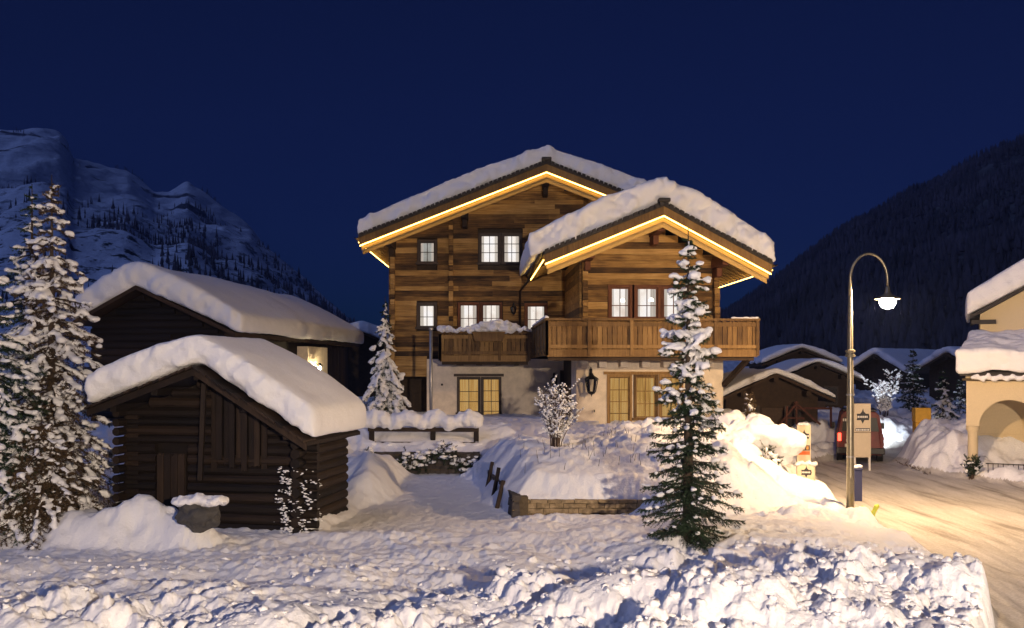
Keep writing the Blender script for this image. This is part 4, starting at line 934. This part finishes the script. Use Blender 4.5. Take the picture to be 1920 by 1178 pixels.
# roof of a farther house behind
def house(name, label, F, hw, dep, wall, rise, t, over=.5, mat='dark_wood', slab='dark_wood', snowlabel=None, voxel=.12, base=-.5, detail=True):
    t_ = thing(name, F.p(0, 0, wall * 0), label, 'house', 'houses behind the street')
    s = rise / (hw + over); ze = wall - s * over * 0
    zr = wall + s * hw
    wl = obj('wall', MB().prism(F, [(-hw, base), (hw, base), (hw, wall - .05), (0, zr - .15), (-hw, wall - .05)], 0, dep), mat, t_)
    uo = hw + over; zo = zr - s * uo
    rf = obj('roof', MB().prism(F, [(-uo, zo), (0, zr), (uo, zo), (uo, zo - .12), (0, zr - .12), (-uo, zo - .12)], -over * 1.4, dep + .3), slab, t_)
    if detail:
        for u in (-hw * .45, hw * .45):
            o = obj('window', MB().box(F, u - .35, u + .35, -.05, .02, wall - 1.5, wall - .5), 'window_dark', t_); obj('pane', MB().box(F, u - .28, u + .28, -.06, -.052, wall - 1.43, wall - .57), 'pane', o)
        obj('door', MB().box(F, -.45, .45, -.06, .02, base, wall - 1.7 if wall > 3.6 else wall - .6), 'door_wood', t_)
        for u in (-hw * .7, 0, hw * .7): obj('purlin', MB().box(F, u - .1, u + .1, -over * 1.3, .05, zr - s * abs(u) - .34, zr - s * abs(u) - .13), 'dark_wood', rf)
    roof_snow('roof_snow', snowlabel, F, 0, zr, -uo, s, uo, s, -over * 1.45, dep + .3, t, (.06, .06), voxel, .10, 7)
    return t_
q = P(700, 690, 58); house('far_house', 'far small house peeping out between the dark barn and chalet', Frame((q.x - .8, 58, 0), R(8)), 2.6, 6, 4.9, 1.3, .8, snowlabel='snow lump on the far roof between dark barn and chalet', detail=False)

# ================================================================== TERRACE WALLS, FENCE, POST
def stone_wall(name, label, p0, p1, z0, z1, depth, meshes, ch=.13, lmin=.22, lmax=.55, seed=1):
    p0, p1 = Vector((*p0, 0)), Vector((*p1, 0)); L = (p1 - p0).length; a = math.atan2(p1.y - p0.y, p1.x - p0.x); F = Frame((p0.x, p0.y, 0), a); rng = random.Random(seed)
    t = thing(name, F.p(L / 2, 0, z0), label, 'wall'); obj('mortar', MB().box(F, .01, L - .01, .04, depth, z0, z1 - .03), 'mortar', t)
    w = z0
    while w < z1 - .05:
        h = min(ch * rng.uniform(.75, 1.3), z1 - w); u = 0
        while u < L:
            l = min(rng.uniform(lmin, lmax), L - u)
            if l > .05: inst('stone', rng.choice(meshes), t, F.p(u + l / 2, depth * .25 + rng.uniform(-.018, .018), w + h / 2), (rng.uniform(-.03, .03), rng.uniform(-.03, .03), a), (l - .014, depth * .5, h - .012))
            u += l
        w += h
    return t
stone_wall('stone_wall', 'low wall of flat brown stones holding the snowy terrace', (0.0, 19.5), (3.3, 19.5), -.1, .70, .34, STONE, seed=3)
stone_wall('stone_wall', 'dark stone wall running back along the right of the driveway', (-1.05, 27.3), (0.02, 19.42), -.1, .80, .34, DSTONE, .17, .25, .6, seed=4)
stone_wall('stone_wall', 'dark stone wall closing the back of the driveway', (-4.6, 27.6), (-1.0, 27.6), -.1, .98, .34, DSTONE, .17, .25, .6, seed=5)
# stakes leaning on the driveway wall
for i, (x, y, h) in enumerate(((-.62, 23.6, 1.1), (-.42, 21.8, 1.15), (-.30, 20.9, .95))):
    o = obj('wooden_stake', MB().tube([(x - .12, y - .1, .0), (x + .10, y, h)], [.06, .05], 7), 'barn_board'); tag(o, ['short grey stake leaning on driveway wall, farthest of three', 'tall grey stake leaning on driveway wall, middle of three', 'short grey stake leaning on driveway wall, nearest of three'][i], 'stake', 'stakes along the driveway wall')
fence = thing('wooden_fence', (-3, 28.7, 1.0), 'low wooden rail fence above the driveway capped with snow', 'fence')
for px in (697, 812, 893):
    x = XP(px, 28.7); obj('post', MB().box(F0, x - .08, x + .08, 28.62, 28.78, .6, 1.92), 'barn_board', fence, bevel=.01)
for z in (1.62, 1.16): obj('rail', MB().beam((XP(690, 28.6), 28.59, z), (XP(898, 28.6), 28.59, z - .02), .05, .13), 'barn_board', fence)
rng = random.Random(5); cs = []; rs = []
for i in range(46):
    x = -4.62 + 3.5 * i / 45; cs.append((x, 28.68 + rng.uniform(-.05, .05), 1.90 + .08 * math.sin(i * .5))); rs.append((.22, .26 + .06 * rng.random(), .20 + .12 * rng.random()))
    if i % 9 < 3: cs.append((x, 28.5, 1.02 + .1 * math.sin(i * .9))); rs.append((.25, .16, .14))
heap('fence_snow', 'rounded roll of snow lying on the wooden fence', cs, rs, .04, [(.3, .05, 3)])
p = thing('metal_post', (XP(808, 30), 30, 1.5), 'slim bare metal post before the left corner of the chalet', 'post')
x = XP(808, 30); obj('shaft', MB().tube([(x, 30, 1.2), (x, 30, ZP(618, 30))], .055, 10), 'galvanised', p, smooth=True); obj('cap', MB().lathe((x, 30, ZP(618, 30)), [(.075, -.02), (.075, .05), (.05, .07), (0, .07)], 12), 'galvanised', p)
# hedge creeping over the back wall
def hedge():
    rng = np.random.default_rng(12); t = thing('hedge', (-2.8, 27.5, .9), 'low dark hedge dusted with snow on the driveway wall', 'hedge'); A = []; B = []; cs = []; rs = []
    for i in range(420):
        x = rng.uniform(-4.6, -1.0); y = rng.uniform(27.15, 27.8); z = rng.uniform(.45, .95) + .22 * math.sin(x * 2.1) + .1 * math.sin(x * 5.3); d = rng.normal(size=3); d[2] -= .4; d /= np.linalg.norm(d); l = rng.uniform(.12, .3)
        A.append((x, y, z)); B.append((x + d[0] * l, y + d[1] * l - .05, z + d[2] * l))
        if rng.random() < .45: r = rng.uniform(.02, .10); cs.append((x, y - .05, z + .06)); rs.append((r * 1.5, r * 1.2, r * .7))
    st = MB()
    for a, b in zip(A[::2], B[::2]): st.tube([a, b], .008, 4, False)
    for o in (obj('twigs', st, 'twig', t), obj('leaves', needles_mesh('leaves', np.array(A), np.array(B), 22, .06, .012, rng), 'needles', t), obj('snow', blobs('snow', np.array(cs), np.array(rs), 1, .4, 4), 'snow', t)): tag(o, kind='stuff')
hedge()

# ================================================================== TREES
def front_rad(h): return float(np.interp(h, [0, .08, .16, .3, .42, .55, .62, .68, .74, .79, .84, .90, .95, 1.0], [.62, .9, 1.0, .82, .74, .52, .50, .56, .34, .30, .40, .20, .12, .03]))
def front_snow(h): return float(np.interp(h, [0, .3, .5, .58, .64, .72, .78, .85, .95, 1], [.16, .28, .42, .6, .85, .85, .5, .8, .55, .4]))
spruce((3.15, 15.85, gz(3.15, 15.85) - .05), 5.62, .98, 21, 'tall young spruce in front of the chalet, snowy top, dark green skirt', name='spruce_tree', whorls=34, per=8, npt=20, ln=.045, wd=.0055, droop=.5, snow_fn=front_snow, voxel=.026, rad_fn=front_rad, twig_step=.085, low=.03)
TG = 'snow laden trees at the left edge'
def lad(h): return float(np.interp(h, [0, .12, .3, .6, .85, 1], [1.0, 1.05, .85, .55, .22, .04]))
spruce((XP(97, 19.2), 19.2, .35), ZP(328, 19.2) - .35, 1.75, 31, 'tallest snow laden spruce at left, standing beside the small barn', .52, needle='needles_brown', group=TG, whorls=36, per=9, npt=12, ln=.06, wd=.008, droop=.95, voxel=.04, rad_fn=lad, twig_step=.13)
spruce((XP(60, 20.6), 20.6, .4), ZP(345, 20.6) - .4, 1.6, 32, 'thin topped snowy spruce just behind the tallest left spruce', .48, group=TG, whorls=34, per=8, npt=10, ln=.06, wd=.008, droop=.95, voxel=.045, rad_fn=lad, twig_step=.14)
spruce((XP(-35, 17.5), 17.5, .35), ZP(420, 17.5) - .35, 1.9, 33, 'snowy spruce cut off by the left edge of the picture', .50, group=TG, whorls=32, per=9, npt=12, ln=.06, wd=.008, droop=.95, voxel=.04, rad_fn=lad, twig_step=.13)
spruce((XP(78, 17.2), 17.2, .30), 2.35, 1.5, 34, 'squat brownish young spruce below the tall snowy trees at left', .75, group=TG, whorls=12, per=9, npt=16, ln=.06, wd=.008, droop=.8, voxel=.035, needle='needles_brown', rad_fn=lambda h: float(np.interp(h, [0, .3, .7, 1], [1, .95, .6, .1])), twig_step=.11)
spruce((XP(722, 33), 33, 1.55), ZP(555, 33) - 1.55, 1.25, 35, 'snow covered spruce squeezed against the left corner of the chalet', .95, whorls=20, per=7, npt=10, ln=.07, wd=.01, droop=1.15, voxel=.045, rad_fn=lambda h: float(np.interp(h, [0, .15, .5, .8, 1], [1.0, 1.0, .62, .25, .05])), twig_step=.15)
spruce((XP(1768, 39), 39, ZP(806, 39)), 2.75, .95, 36, 'bright frosted little spruce behind the yellow box', .95, whorls=13, per=8, npt=10, ln=.08, wd=.012, droop=.7, voxel=.05, twig_step=.16, shape=.75)
spruce((XP(1712, 45), 45, ZP(775, 45)), 3.4, 1.15, 37, 'dim dark spruce behind the road, left of the frosted one', .45, whorls=14, per=8, npt=10, ln=.09, wd=.014, droop=.6, voxel=0, twig_step=.18)
spruce((XP(1800, 43), 43, ZP(790, 43)), 2.2, .8, 38, 'small dim spruce half hidden by the chapel corner', .7, whorls=10, per=8, npt=8, ln=.09, wd=.014, droop=.6, voxel=0, twig_step=.18)
shrub((XP(1655, 42), 42, ZP(785, 42)), 2.4, .95, 41, 'bare frosted sapling behind the tall sign', 12, .8, 'frosted_sapling', rs=.04)
shrub((XP(1043, 23.3), 23.3, ZP(842, 23.3)), 1.85, .62, 42, 'bare shrub crusted with snow on the terrace heap', 30, .62, rs=.026)
shrub((XP(1405, 27), 27, ZP(800, 27)), 1.0, .28, 43, 'narrow leafy brown shrub near the right chalet corner', 14, .1, leaf='needles_brown', cone=True)
shrub((XP(1432, 24.3), 24.3, ZP(915, 24.3)), 1.25, .5, 44, 'dark shrub bent under a big snow cap by the signs', 18, .35, leaf='needles', rs=.05)
shrub((XP(1385, 24.6), 24.6, ZP(880, 24.6)), .8, .35, 45, 'twiggy shrub poking out left of the big snow cap', 10, .4, leaf='needles_brown', rs=.04)
rng = random.Random(9); cs = []; rs = []
for i in range(26):
    t = i / 25; cs.append((6.15 + 1.55 * t + rng.uniform(-.1, .1), 25.3 + rng.uniform(-.5, .6), 1.45 + .32 * math.sin(math.pi * min(1, t * .9)) + rng.uniform(-.1, .15))); rs.append((.42, .45, .34))
for z in (1.25, 1.05): cs.append((7.55, 24.9, z)); rs.append((.28, .3, .25))
heap('shrub_snow', 'big rounded snow cap bending the shrub beside the signs', cs, rs, .05, [(.5, .10, 3), (.15, .02, 2)], smooth=6)
# dry stalks sticking out of the terrace snow
def stalks():
    rng = np.random.default_rng(3); st = MB()
    for i in range(90):
        x = rng.uniform(.2, 5.0); y = rng.uniform(20.2, 24.5); z = gz(x, y); l = rng.uniform(.10, .26)
        st.tube([(x, y, z - .05), (x + rng.normal(0, .05), y + rng.normal(0, .05), z + l)], [.006, .003], 4, False)
    tag(obj('dry_stalks', st, 'twig'), 'dry plant stalks sticking out of the terrace snow', 'plants', kind='stuff')
stalks()

# ================================================================== CHAPEL (right edge)
FC = Frame((14.75, 28.8, 0), math.atan2(-.46, .888))
CP = thing('chapel', FC.p(2, .5, 0), 'cream plastered chapel with arched porch and heavy snow at right', 'chapel')
def arch_wall():
    g = MB(); uc, r, zs, top, u0, u1 = 1.23, .86, 1.72, 3.18, .0, 5.4; n = 18; va, vb = 0, .34
    for c in (uc, uc + 2.2):
        pts = [(c + r * math.cos(math.pi - math.pi * i / n), zs + r * math.sin(math.pi - math.pi * i / n)) for i in range(n + 1)]
        for (a, za), (b, zb_) in zip(pts, pts[1:]): g.prism(FC, [(a, za), (b, zb_), (b, top), (a, top)], va, vb)
    g.box(FC, .0, uc - r, va, vb, zs, top); g.box(FC, uc + r, uc + 2.2 - r, va, vb, zs, top); g.box(FC, uc + 2.2 + r, u1, va, vb, zs, top)
    g.box(FC, 0, .3, vb, 2.4, zs, top)
    return g
pw = obj('porch_wall', arch_wall(), 'chapel_stucco', CP)
for u in (.19, 2.33, 4.5):
    o = obj('column', MB().lathe(FC.p(u, .17, 0), [(.21, -.2), (.21, .12), (.17, .16), (.155, .2), (.15, 1.5), (.17, 1.55), (.2, 1.6), (.2, 1.71)], 16), 'chapel_stucco', CP, smooth=True)
obj('porch_back', MB().box(FC, .3, 5.4, 2.4, 2.6, -.2, 4.3), 'chapel_stucco', CP); obj('porch_ceiling', MB().box(FC, .31, 5.3, .35, 2.39, 2.95, 3.05), 'chapel_stucco', CP)
obj('porch_floor', MB().box(FC, .0, 5.4, .0, 2.39, -.3, .10), 'stone', CP)
o = obj('window', MB().box(FC, 2.02, 2.9, 2.33, 2.41, .75, 2.05), 'window_dark', CP); obj('pane', MB().box(FC, 2.1, 2.82, 2.32, 2.329, .83, 1.97), 'pane', o); obj('glazing_bar', MB().box(FC, 2.44, 2.48, 2.30, 2.319, .8, 2.0), 'window_dark', o)
obj('string_course', MB().box(FC, .3, 5.4, 2.36, 2.399, 1.28, 1.33), 'chapel_stucco', CP)
obj('cornice', MB().box(FC, -.12, 5.5, -.14, 2.4, 3.185, 3.26), 'mortar', CP, bevel=.02); obj('cornice', MB().box(FC, -.2, 5.5, -.24, 2.4, 3.34, 3.44), 'roof_slate', CP, bevel=.02); obj('frieze', MB().box(FC, -.02, 5.4, -.02, 2.4, 3.265, 3.335), 'chapel_stucco', CP)
obj('porch_roof', MB().add([FC.p(*q) for q in ((-.2, -.24, 3.445), (5.5, -.24, 3.445), (5.5, 2.6, 4.2), (-.2 + .3, 2.6, 4.2), (-.2, -.24, 3.40), (5.5, -.24, 3.40), (5.5, 2.6, 4.1), (.1, 2.6, 4.1))], [(0, 1, 2, 3), (7, 6, 5, 4), (0, 4, 5, 1), (2, 6, 7, 3), (1, 5, 6, 2), (3, 7, 4, 0)]), 'roof_slate', CP)
obj('nave_wall', MB().prism(FC, [(.42, 0), (7.5, 0), (7.5, 5.45), (3.9, 7.5), (.42, 5.47)], 2.61, 9), 'chapel_stucco', CP)
nr = obj('nave_roof', MB().prism(FC, [(.1, 5.42), (3.9, 7.62), (7.8, 5.42), (7.8, 5.3), (3.9, 7.5), (.1, 5.3)], 2.2, 9.2), 'roof_slate', CP); obj('eave_return', MB().box(FC, .15, .9, 2.3, 2.6, 5.12, 5.26), 'roof_slate', nr)
roof_snow('roof_snow', 'tall snow blanket on the steep upper chapel roof', FC, 3.9, 7.62, .1, .579, 7.8, .564, 2.1, 9.2, .95, (.12, .1), .075, .08, 10, taper=.9)
g = MB(); us = [FC.p(u, v, w) for u, v, w in ((-.27, -.28, 3.46), (5.6, -.28, 3.46), (5.6, 2.75, 4.2), (.15, 2.75, 4.2), (-.27, -.28, 4.15), (5.6, -.28, 4.15), (5.6, 2.75, 5.0), (.15, 2.75, 5.0))]
g.add(us, [(0, 3, 2, 1), (4, 5, 6, 7), (0, 1, 5, 4), (1, 2, 6, 5), (2, 3, 7, 6), (3, 0, 4, 7)])
me = bake(g, .05, 14, .6, 'roof_snow'); rough(me, [(.7, .09, 3), (.25, .02, 2)]); tag(obj('roof_snow', me, 'roof_snow'), 'pillowy snow slab on the low chapel porch roof', 'snow', 'snow blankets on roofs')
cs = [FC.p(.2 + .055 * i, -.2, 3.29 + .03 * math.sin(i)) for i in range(34)]; heap('ledge_snow', 'thin line of snow on the chapel cornice ledge', cs, [(.09, .09, .045 + .03 * (i % 3)) for i in range(34)], .03, [(.1, .02, 2)], smooth=2)
rl = thing('iron_railing', FC.p(1.3, -.35, .1), 'black iron railing in front of the chapel arch', 'railing')
for i in range(15): obj('bar', MB().tube([FC.p(.62 + i * .14, -.35, -.1), FC.p(.62 + i * .14, -.35, .58)], .012, 5), 'iron', rl)
for z in (.10, .56): obj('rail', MB().beam(FC.p(.55, -.35, z), FC.p(2.7, -.35, z), .03, .03), 'iron', rl)
shrub(FC.p(.15, -.35, .05), .75, .32, 46, 'dark leafless shrub at the foot of the chapel column', 14, .15, leaf='needles')

# ================================================================== HOUSES AND BARNS BEYOND THE ROAD
HG = [('shed_with_rack', 1447, 700, 37.6, 1.95, 5, 2.50, 1.10, .36, 0, 'open dark shed with lit snowy roof right of the chalet', 'thin snow sheet on the shed roof right of the chalet'),
      ('far_house', 1530, 680, 47, 1.75, 6, 3.25, .95, .42, -6, 'dim barn right behind the open shed', 'dusky snow on the barn behind the open shed'),
      ('far_house', 1500, 654, 56, 2.0, 6, 4.05, 1.0, .5, -4, 'dim farther house peeping over the barn and shed', 'dusky snow on the farthest roof above the shed'),
      ('far_house', 1648, 664, 60, 1.7, 9, 3.7, 1.35, .6, -52, 'dark long house behind the lamp pole, gable to the left', 'blue snow on the long roof behind the lamp'),
      ('far_house', 1790, 662, 52, 1.9, 6, 3.6, 1.1, .55, -70, 'dark house behind the frosted spruce beside the chapel', 'blue snow on the roof beside the chapel'),
      ('far_house', 1610, 700, 66, 2.2, 6, 2.2, 1.0, .5, 12, 'low dark hut left of the long house, far back', 'blue snow on the low far hut')]
for nm, px, py, Y, hw, dep, wall, rise, t, ang, lb, sl in HG:
    zr = ZP(py, Y); s = rise / (hw + .5); F = Frame((XP(px, Y), Y, 0), R(ang))
    house(nm, lb, F, hw, dep, zr - s * hw, rise, t, .5, snowlabel=sl, voxel=.07 if Y < 40 else .12)
fr = thing('timber_frame', (XP(1510, 36.6), 36.6, 1.0), 'reddish timber rack of crossed poles before the open shed', 'rack')
def FP(px, py): return tuple(P(px, py, 36.6))
for a, b in ((( 1462, 796), (1496, 754)), ((1490, 754), (1538, 796)), ((1474, 800), (1476, 762)), ((1494, 800), (1493, 752)), ((1558, 800), (1558, 764)), ((1474, 783), (1508, 785)), ((1490, 766), (1560, 766))):
    obj('pole', MB().tube([FP(*a), FP(*b)], .045, 6), 'timber_red', fr)

# ================================================================== SIGNS, VAN, SMALL THINGS BY THE ROAD
def emblem(parent, F, u, w, s, mat='sign_ink'):
    """dark badge with points above and below and pale bands of lettering"""
    g = MB(); v0, v1 = -.006, -.001
    g.prism(F, [(u - .17 * s, w - .09 * s), (u + .17 * s, w - .09 * s), (u + .19 * s, w), (u + .17 * s, w + .09 * s), (u - .17 * s, w + .09 * s), (u - .15 * s, w)], v0, v1)
    g.prism(F, [(u - .07 * s, w + .09 * s), (u + .09 * s, w + .09 * s), (u + .03 * s, w + .15 * s), (u + .01 * s, w + .24 * s), (u - .02 * s, w + .15 * s)], v0, v1)
    g.prism(F, [(u - .05 * s, w - .09 * s), (u, w - .19 * s), (u + .05 * s, w - .09 * s)], v0, v1)
    o = obj('emblem', g, mat, parent); q = MB(); rr = random.Random(int(s * 100))
    x = u - .14 * s
    while x < u + .13 * s: l = rr.uniform(.02, .045) * s; q.box(F, x, x + l, -.009, -.0065, w - .025 * s, w + .03 * s); x += l + .014 * s
    obj('lettering', q, 'sign_white', parent)
def sign(label, px0, px1, py0, py1, Y, depth, rows, base=None, emb=None, mat='sign_board', ang=0):
    x0, x1, z1, z0 = XP(px0, Y), XP(px1, Y), ZP(py0, Y), ZP(py1, Y); F = Frame(((x0 + x1) / 2, Y, 0), R(ang)); h = (x1 - x0) / 2
    t = thing('sign_board', F.p(0, 0, base if base is not None else z0), label, 'sign', 'advertising boards by the road')
    obj('panel', MB().box(F, -h, h, 0, depth, z0, z1), mat, t, bevel=.008)
    if base is not None:
        for u in (-h + .04, h - .04): obj('post', MB().box(F, u - .035, u + .035, .02, depth - .02, base, z0 - .002), 'sign_white', t)
    for a, b, m in rows:
        za, zb_ = ZP(a, Y), ZP(b, Y); obj('print', MB().box(F, -h * .86, h * .86, -.005, -.001, zb_, za), m, t)
    for py, s in (emb or []): emblem(t, F, 0, ZP(py, Y), s)
    return t, F, h
t, F, h = sign('tall sign with dark emblem and blank lower board right of the lamp pole', 1602, 1633, 757, 811, 31, .16, [(803, 809, 'sign_ink')], None, [(782, 1.25)])
obj('lower_board', MB().box(F, -h - .01, h + .01, .02, .12, ZP(858, 31), ZP(812, 31)), 'sign_board', t, bevel=.008)
for u in (-h + .03, h - .03): obj('post', MB().box(F, u - .03, u + .03, .03, .10, -.05, ZP(858, 31) - .002), 'sign_white', t)
q = MB(); rr = random.Random(2); x = -h * .8
while x < h * .75: l = rr.uniform(.02, .05); q.box(F, x, x + l, -.009, -.006, ZP(808, 31), ZP(804.5, 31)); x += l + .015
obj('lettering', q, 'sign_white', t)
t, F, h = sign('upright sign with emblem and orange stripe above the snow', 1495, 1520, 797, 870, 27, .13, [(835, 845, 'sign_ink'), (846, 853, 'sign_orange')], None, [(818, .85)], ang=-6)
for k, m in enumerate(('sign_gold', 'sign_white', 'sign_gold')): obj('print', MB().box(F, -h * .75 + k * h * .55, -h * .75 + k * h * .55 + h * .32, -.008, -.0055, ZP(843, 27), ZP(837, 27)), m, t)
heap('sign_snow', 'small snow cap on the orange striped sign', [F.p(-h * .5 + h * .25 * i, .06, ZP(796, 27)) for i in range(5)], [(.09, .1, .05)] * 5, .02, [(.06, .012, 2)], smooth=2)
t, F, h = sign('low sign with wood coloured picture sunk in snow', 1495, 1528, 872, 940, 25, .12, [(900, 938, 'sign_gold')], None, [(886, .8)], ang=-8)
heap('sign_snow', 'ragged snow on top of the low picture sign', [F.p(-h + h * 2 * i / 7, .05 + .03 * (i % 2), ZP(871, 25) + .02 * (i % 3)) for i in range(8)], [(.09, .1, .06)] * 8, .02, [(.06, .02, 2)], smooth=2)
sign('small beige board with dark badge left of the low sign', 1466, 1493, 888, 935, 24.6, .06, [], None, [(905, .55)], ang=8)
bl = thing('blue_bin', (XP(1609, 24), 24, 0), 'narrow dark blue box behind the lamp pole foot', 'bin'); x0, x1 = XP(1602, 24), XP(1617, 24)
obj('body', MB().box(F0, x0, x1, 24, 24.22, -.02, ZP(882, 24)), 'blue_panel', bl, bevel=.015); obj('lid', MB().box(F0, x0 - .015, x1 + .015, 23.98, 24.24, ZP(882, 24) + .002, ZP(882, 24) + .05), 'blue_panel', bl, bevel=.012)
heap('bin_snow', 'little snow cap on the blue box', [(x0 + .05, 24.1, ZP(880, 24) + .05), (x1 - .06, 24.1, ZP(880, 24) + .06)], [(.1, .1, .05), (.09, .1, .06)], .02, [(.05, .01, 2)], smooth=2)
yb = thing('yellow_box', (XP(1731, 34), 34, 1.0), 'yellow roadside grit box behind the ploughed bank', 'box'); F = Frame((XP(1731, 34), 34, 0), R(-6)); z0, z1 = ZP(810, 34), ZP(765, 34)
obj('body', MB().box(F, -.27, .27, 0, .4, z0 - .3, z0 + .36), 'yellow_paint', yb, bevel=.02); obj('lid', MB().prism(F, [(-.29, z0 + .365), (.29, z0 + .365), (.29, z1), (-.29, z1)], -.03, .42), 'yellow_paint', yb, bevel=.03); obj('handle', MB().tube([F.p(-.1, -.03, z0 + .42), F.p(-.1, -.07, z0 + .42), F.p(.1, -.07, z0 + .42), F.p(.1, -.03, z0 + .42)], .012, 5), 'iron', yb)
# lime plastic snow stakes lying at the lamp foot
lm = thing('plastic_barrier', (8.35, 21.1, .2), 'crumpled lime yellow plastic barrier lying at the lamp foot', 'barrier'); pts = [tuple(P(1608 + 40 * i / 9, 964 - 10 * math.sin(i * .9) - i * .8, 21.1 - .02 * i)) for i in range(10)]
obj('band', MB().tube(pts, [.05, .07, .06, .075, .05, .06, .07, .05, .06, .03], 7), 'lime_plastic', lm); obj('band', MB().tube([(a, b + .06, c - .06) for a, b, c in pts[2:]], .04, 6), 'lime_plastic', lm); obj('foot', MB().box(F0, 8.22, 8.36, 20.95, 21.15, -.05, .12), 'lime_plastic', lm, bevel=.02)

def van():
    x, y = XP(1613, 33.6), 33.6; F = Frame((x, y, 0), R(-19)); t = thing('red_van', (x, y, 0), 'red van seen from behind with one tail light glowing', 'van')
    W_ = .82; sec = [(-W_, .42), (-W_ - .02, .95), (-W_ + .03, 1.15), (-W_ + .14, 1.80), (-W_ + .26, 1.93), (W_ - .26, 1.93), (W_ - .14, 1.80), (W_ - .03, 1.15), (W_ + .02, .95), (W_, .42), (W_ - .08, .30), (-W_ + .08, .30)]
    g = MB(); n = len(sec)
    prof = [(0, 1.0, 0), (.25, 1.0, .0), (2.6, 1.0, 0), (3.3, .985, .0), (4.1, .95, -.75), (4.35, .9, -.85)]
    for v, s, dz in prof:
        for u, w in sec: g.v.append(F.p(u * s, v + (.12 * (w - 1) if v == 0 and w > 1 else 0), w if w < 1.0 else w + dz * (w - 1.0)))
    for i in range(len(prof) - 1):
        for k in range(n): g.f.append((i * n + k, i * n + (k + 1) % n, (i + 1) * n + (k + 1) % n, (i + 1) * n + k))
    g.f += [tuple(range(n - 1, -1, -1)), tuple((len(prof) - 1) * n + k for k in range(n))]
    b = obj('body', g, 'van_red', t, bevel=.03)
    obj('rear_window', MB().prism(F, [(-.66, 1.2), (.66, 1.2), (.58, 1.72), (-.58, 1.72)], -.012, .02), 'black_plastic', t); obj('bumper', MB().box(F, -.86, .86, -.10, .1, .34, .58), 'black_plastic', t, bevel=.03)
    for sg in (-1, 1):
        obj('tail_light', MB().box(F, sg * .74 - .06, sg * .74 + .06, -.035, .03, .82, 1.12), 'tail_light' if sg < 0 else 'van_red', t, bevel=.015)
        for v in (.75, 3.3):
            c = F.p(sg * .72, v, .30); wh = MB(); m = 18
            ring = [(.0, .33), (.22, .33)]
            wv = [F.p(sg * .72 - .11 + d, v + .32 * math.cos(a), .32 + .32 * math.sin(a)) for d in (0, .22) for a in (2 * math.pi * k / m for k in range(m))]
            wh.add(wv, [(k, (k + 1) % m, m + (k + 1) % m, m + k) for k in range(m)] + [tuple(range(m)), tuple(range(2 * m - 1, m - 1, -1))]); w_ = obj('wheel', wh, 'black_plastic', t, bevel=.02)
            hv = [F.p(sg * .72 + sg * .115, v + .18 * math.cos(a), .32 + .18 * math.sin(a)) for a in (2 * math.pi * k / m for k in range(m))]; obj('rim', MB().add(hv, [tuple(range(m))]), 'galvanised', w_)
    obj('number_plate', MB().box(F, -.55, -.12, -.115, -.101, .60, .72), 'sign_white', t); lt = MB(); rr = random.Random(3)
    for zc, u0, u1, hgt in ((1.62, -.62, -.48, .10), (1.02, -.45, -.05, .09), (.84, -.50, .0, .10)):
        u = u0
        while u < u1: l = rr.uniform(.04, .07); lt.box(F, u, u + l, -.022, -.014, zc - hgt / 2, zc + hgt / 2); u += l + .025
    obj('lettering', lt, 'sign_white', t); obj('roof_rack', MB().box(F, -.6, .6, .3, 2.4, 1.96, 2.0), 'black_plastic', t)
    for u in (-.5, .5): obj('rack_foot', MB().box(F, u - .03, u + .03, .5, 2.2, 1.92, 1.962), 'black_plastic', t)
    for sg in (-1, 1): obj('mirror', MB().box(F, sg * .95 - .09, sg * .95 + .09, 2.9, 3.0, 1.12, 1.36), 'black_plastic', t, bevel=.02)
    # headlights are on: they light the snow ahead
    for sg in (-1, 1):
        obj('headlight', MB().box(F, sg * .55 - .12, sg * .55 + .12, 4.34, 4.40, .62, .82), 'lamp_white', t)
        l = bpy.data.lights.new('headlight_beam', 'SPOT'); l.energy = 900; l.color = (.80, .90, 1.0); l.spot_size = R(110); l.spot_blend = .8; l.shadow_soft_size = .08
        lo = bpy.data.objects.new('headlight_beam', l); COL.objects.link(lo); lo.parent = t; lo.location = Vector(F.p(sg * .55, 4.45, .75)) - t.location; lo.rotation_euler = (R(86), 0, F.a)
van()
# dark twigs along the foot of the right bank
tw = MB(); rr = random.Random(6)
for i in range(34):
    k = i / 33; p = P(1682 + 62 * k, 866 + 24 * k + rr.uniform(-3, 3), 31.2 - 1.4 * k); tw.tube([p, p + Vector((rr.uniform(-.12, .12), -.02, rr.uniform(-.02, .10)))], [.015, .006], 5, False)
tag(obj('bank_twigs', tw, 'twig'), 'dark twigs sticking out at the foot of the right bank', 'plants', kind='stuff')

# ================================================================== NIGHT AIR
g = MB().box(F0, -1900, 1700, -60, 1500, -1.9, 420)
hz = obj('haze', g, None); tag(hz, 'faint cold haze in the valley air', 'haze', kind='stuff')
hm = bpy.data.materials.new('haze'); hm.use_nodes = True; t = hm.node_tree; t.nodes.clear(); ho = N(t, 'ShaderNodeOutputMaterial'); pv = N(t, 'ShaderNodeVolumePrincipled')
pv.inputs['Color'].default_value = (.30, .44, 1, 1); pv.inputs['Density'].default_value = 0.00024; pv.inputs['Anisotropy'].default_value = 0.2
t.links.new(pv.outputs[0], ho.inputs['Volume']); hz.data.materials.append(hm)
S.cycles.volume_bounces = 0
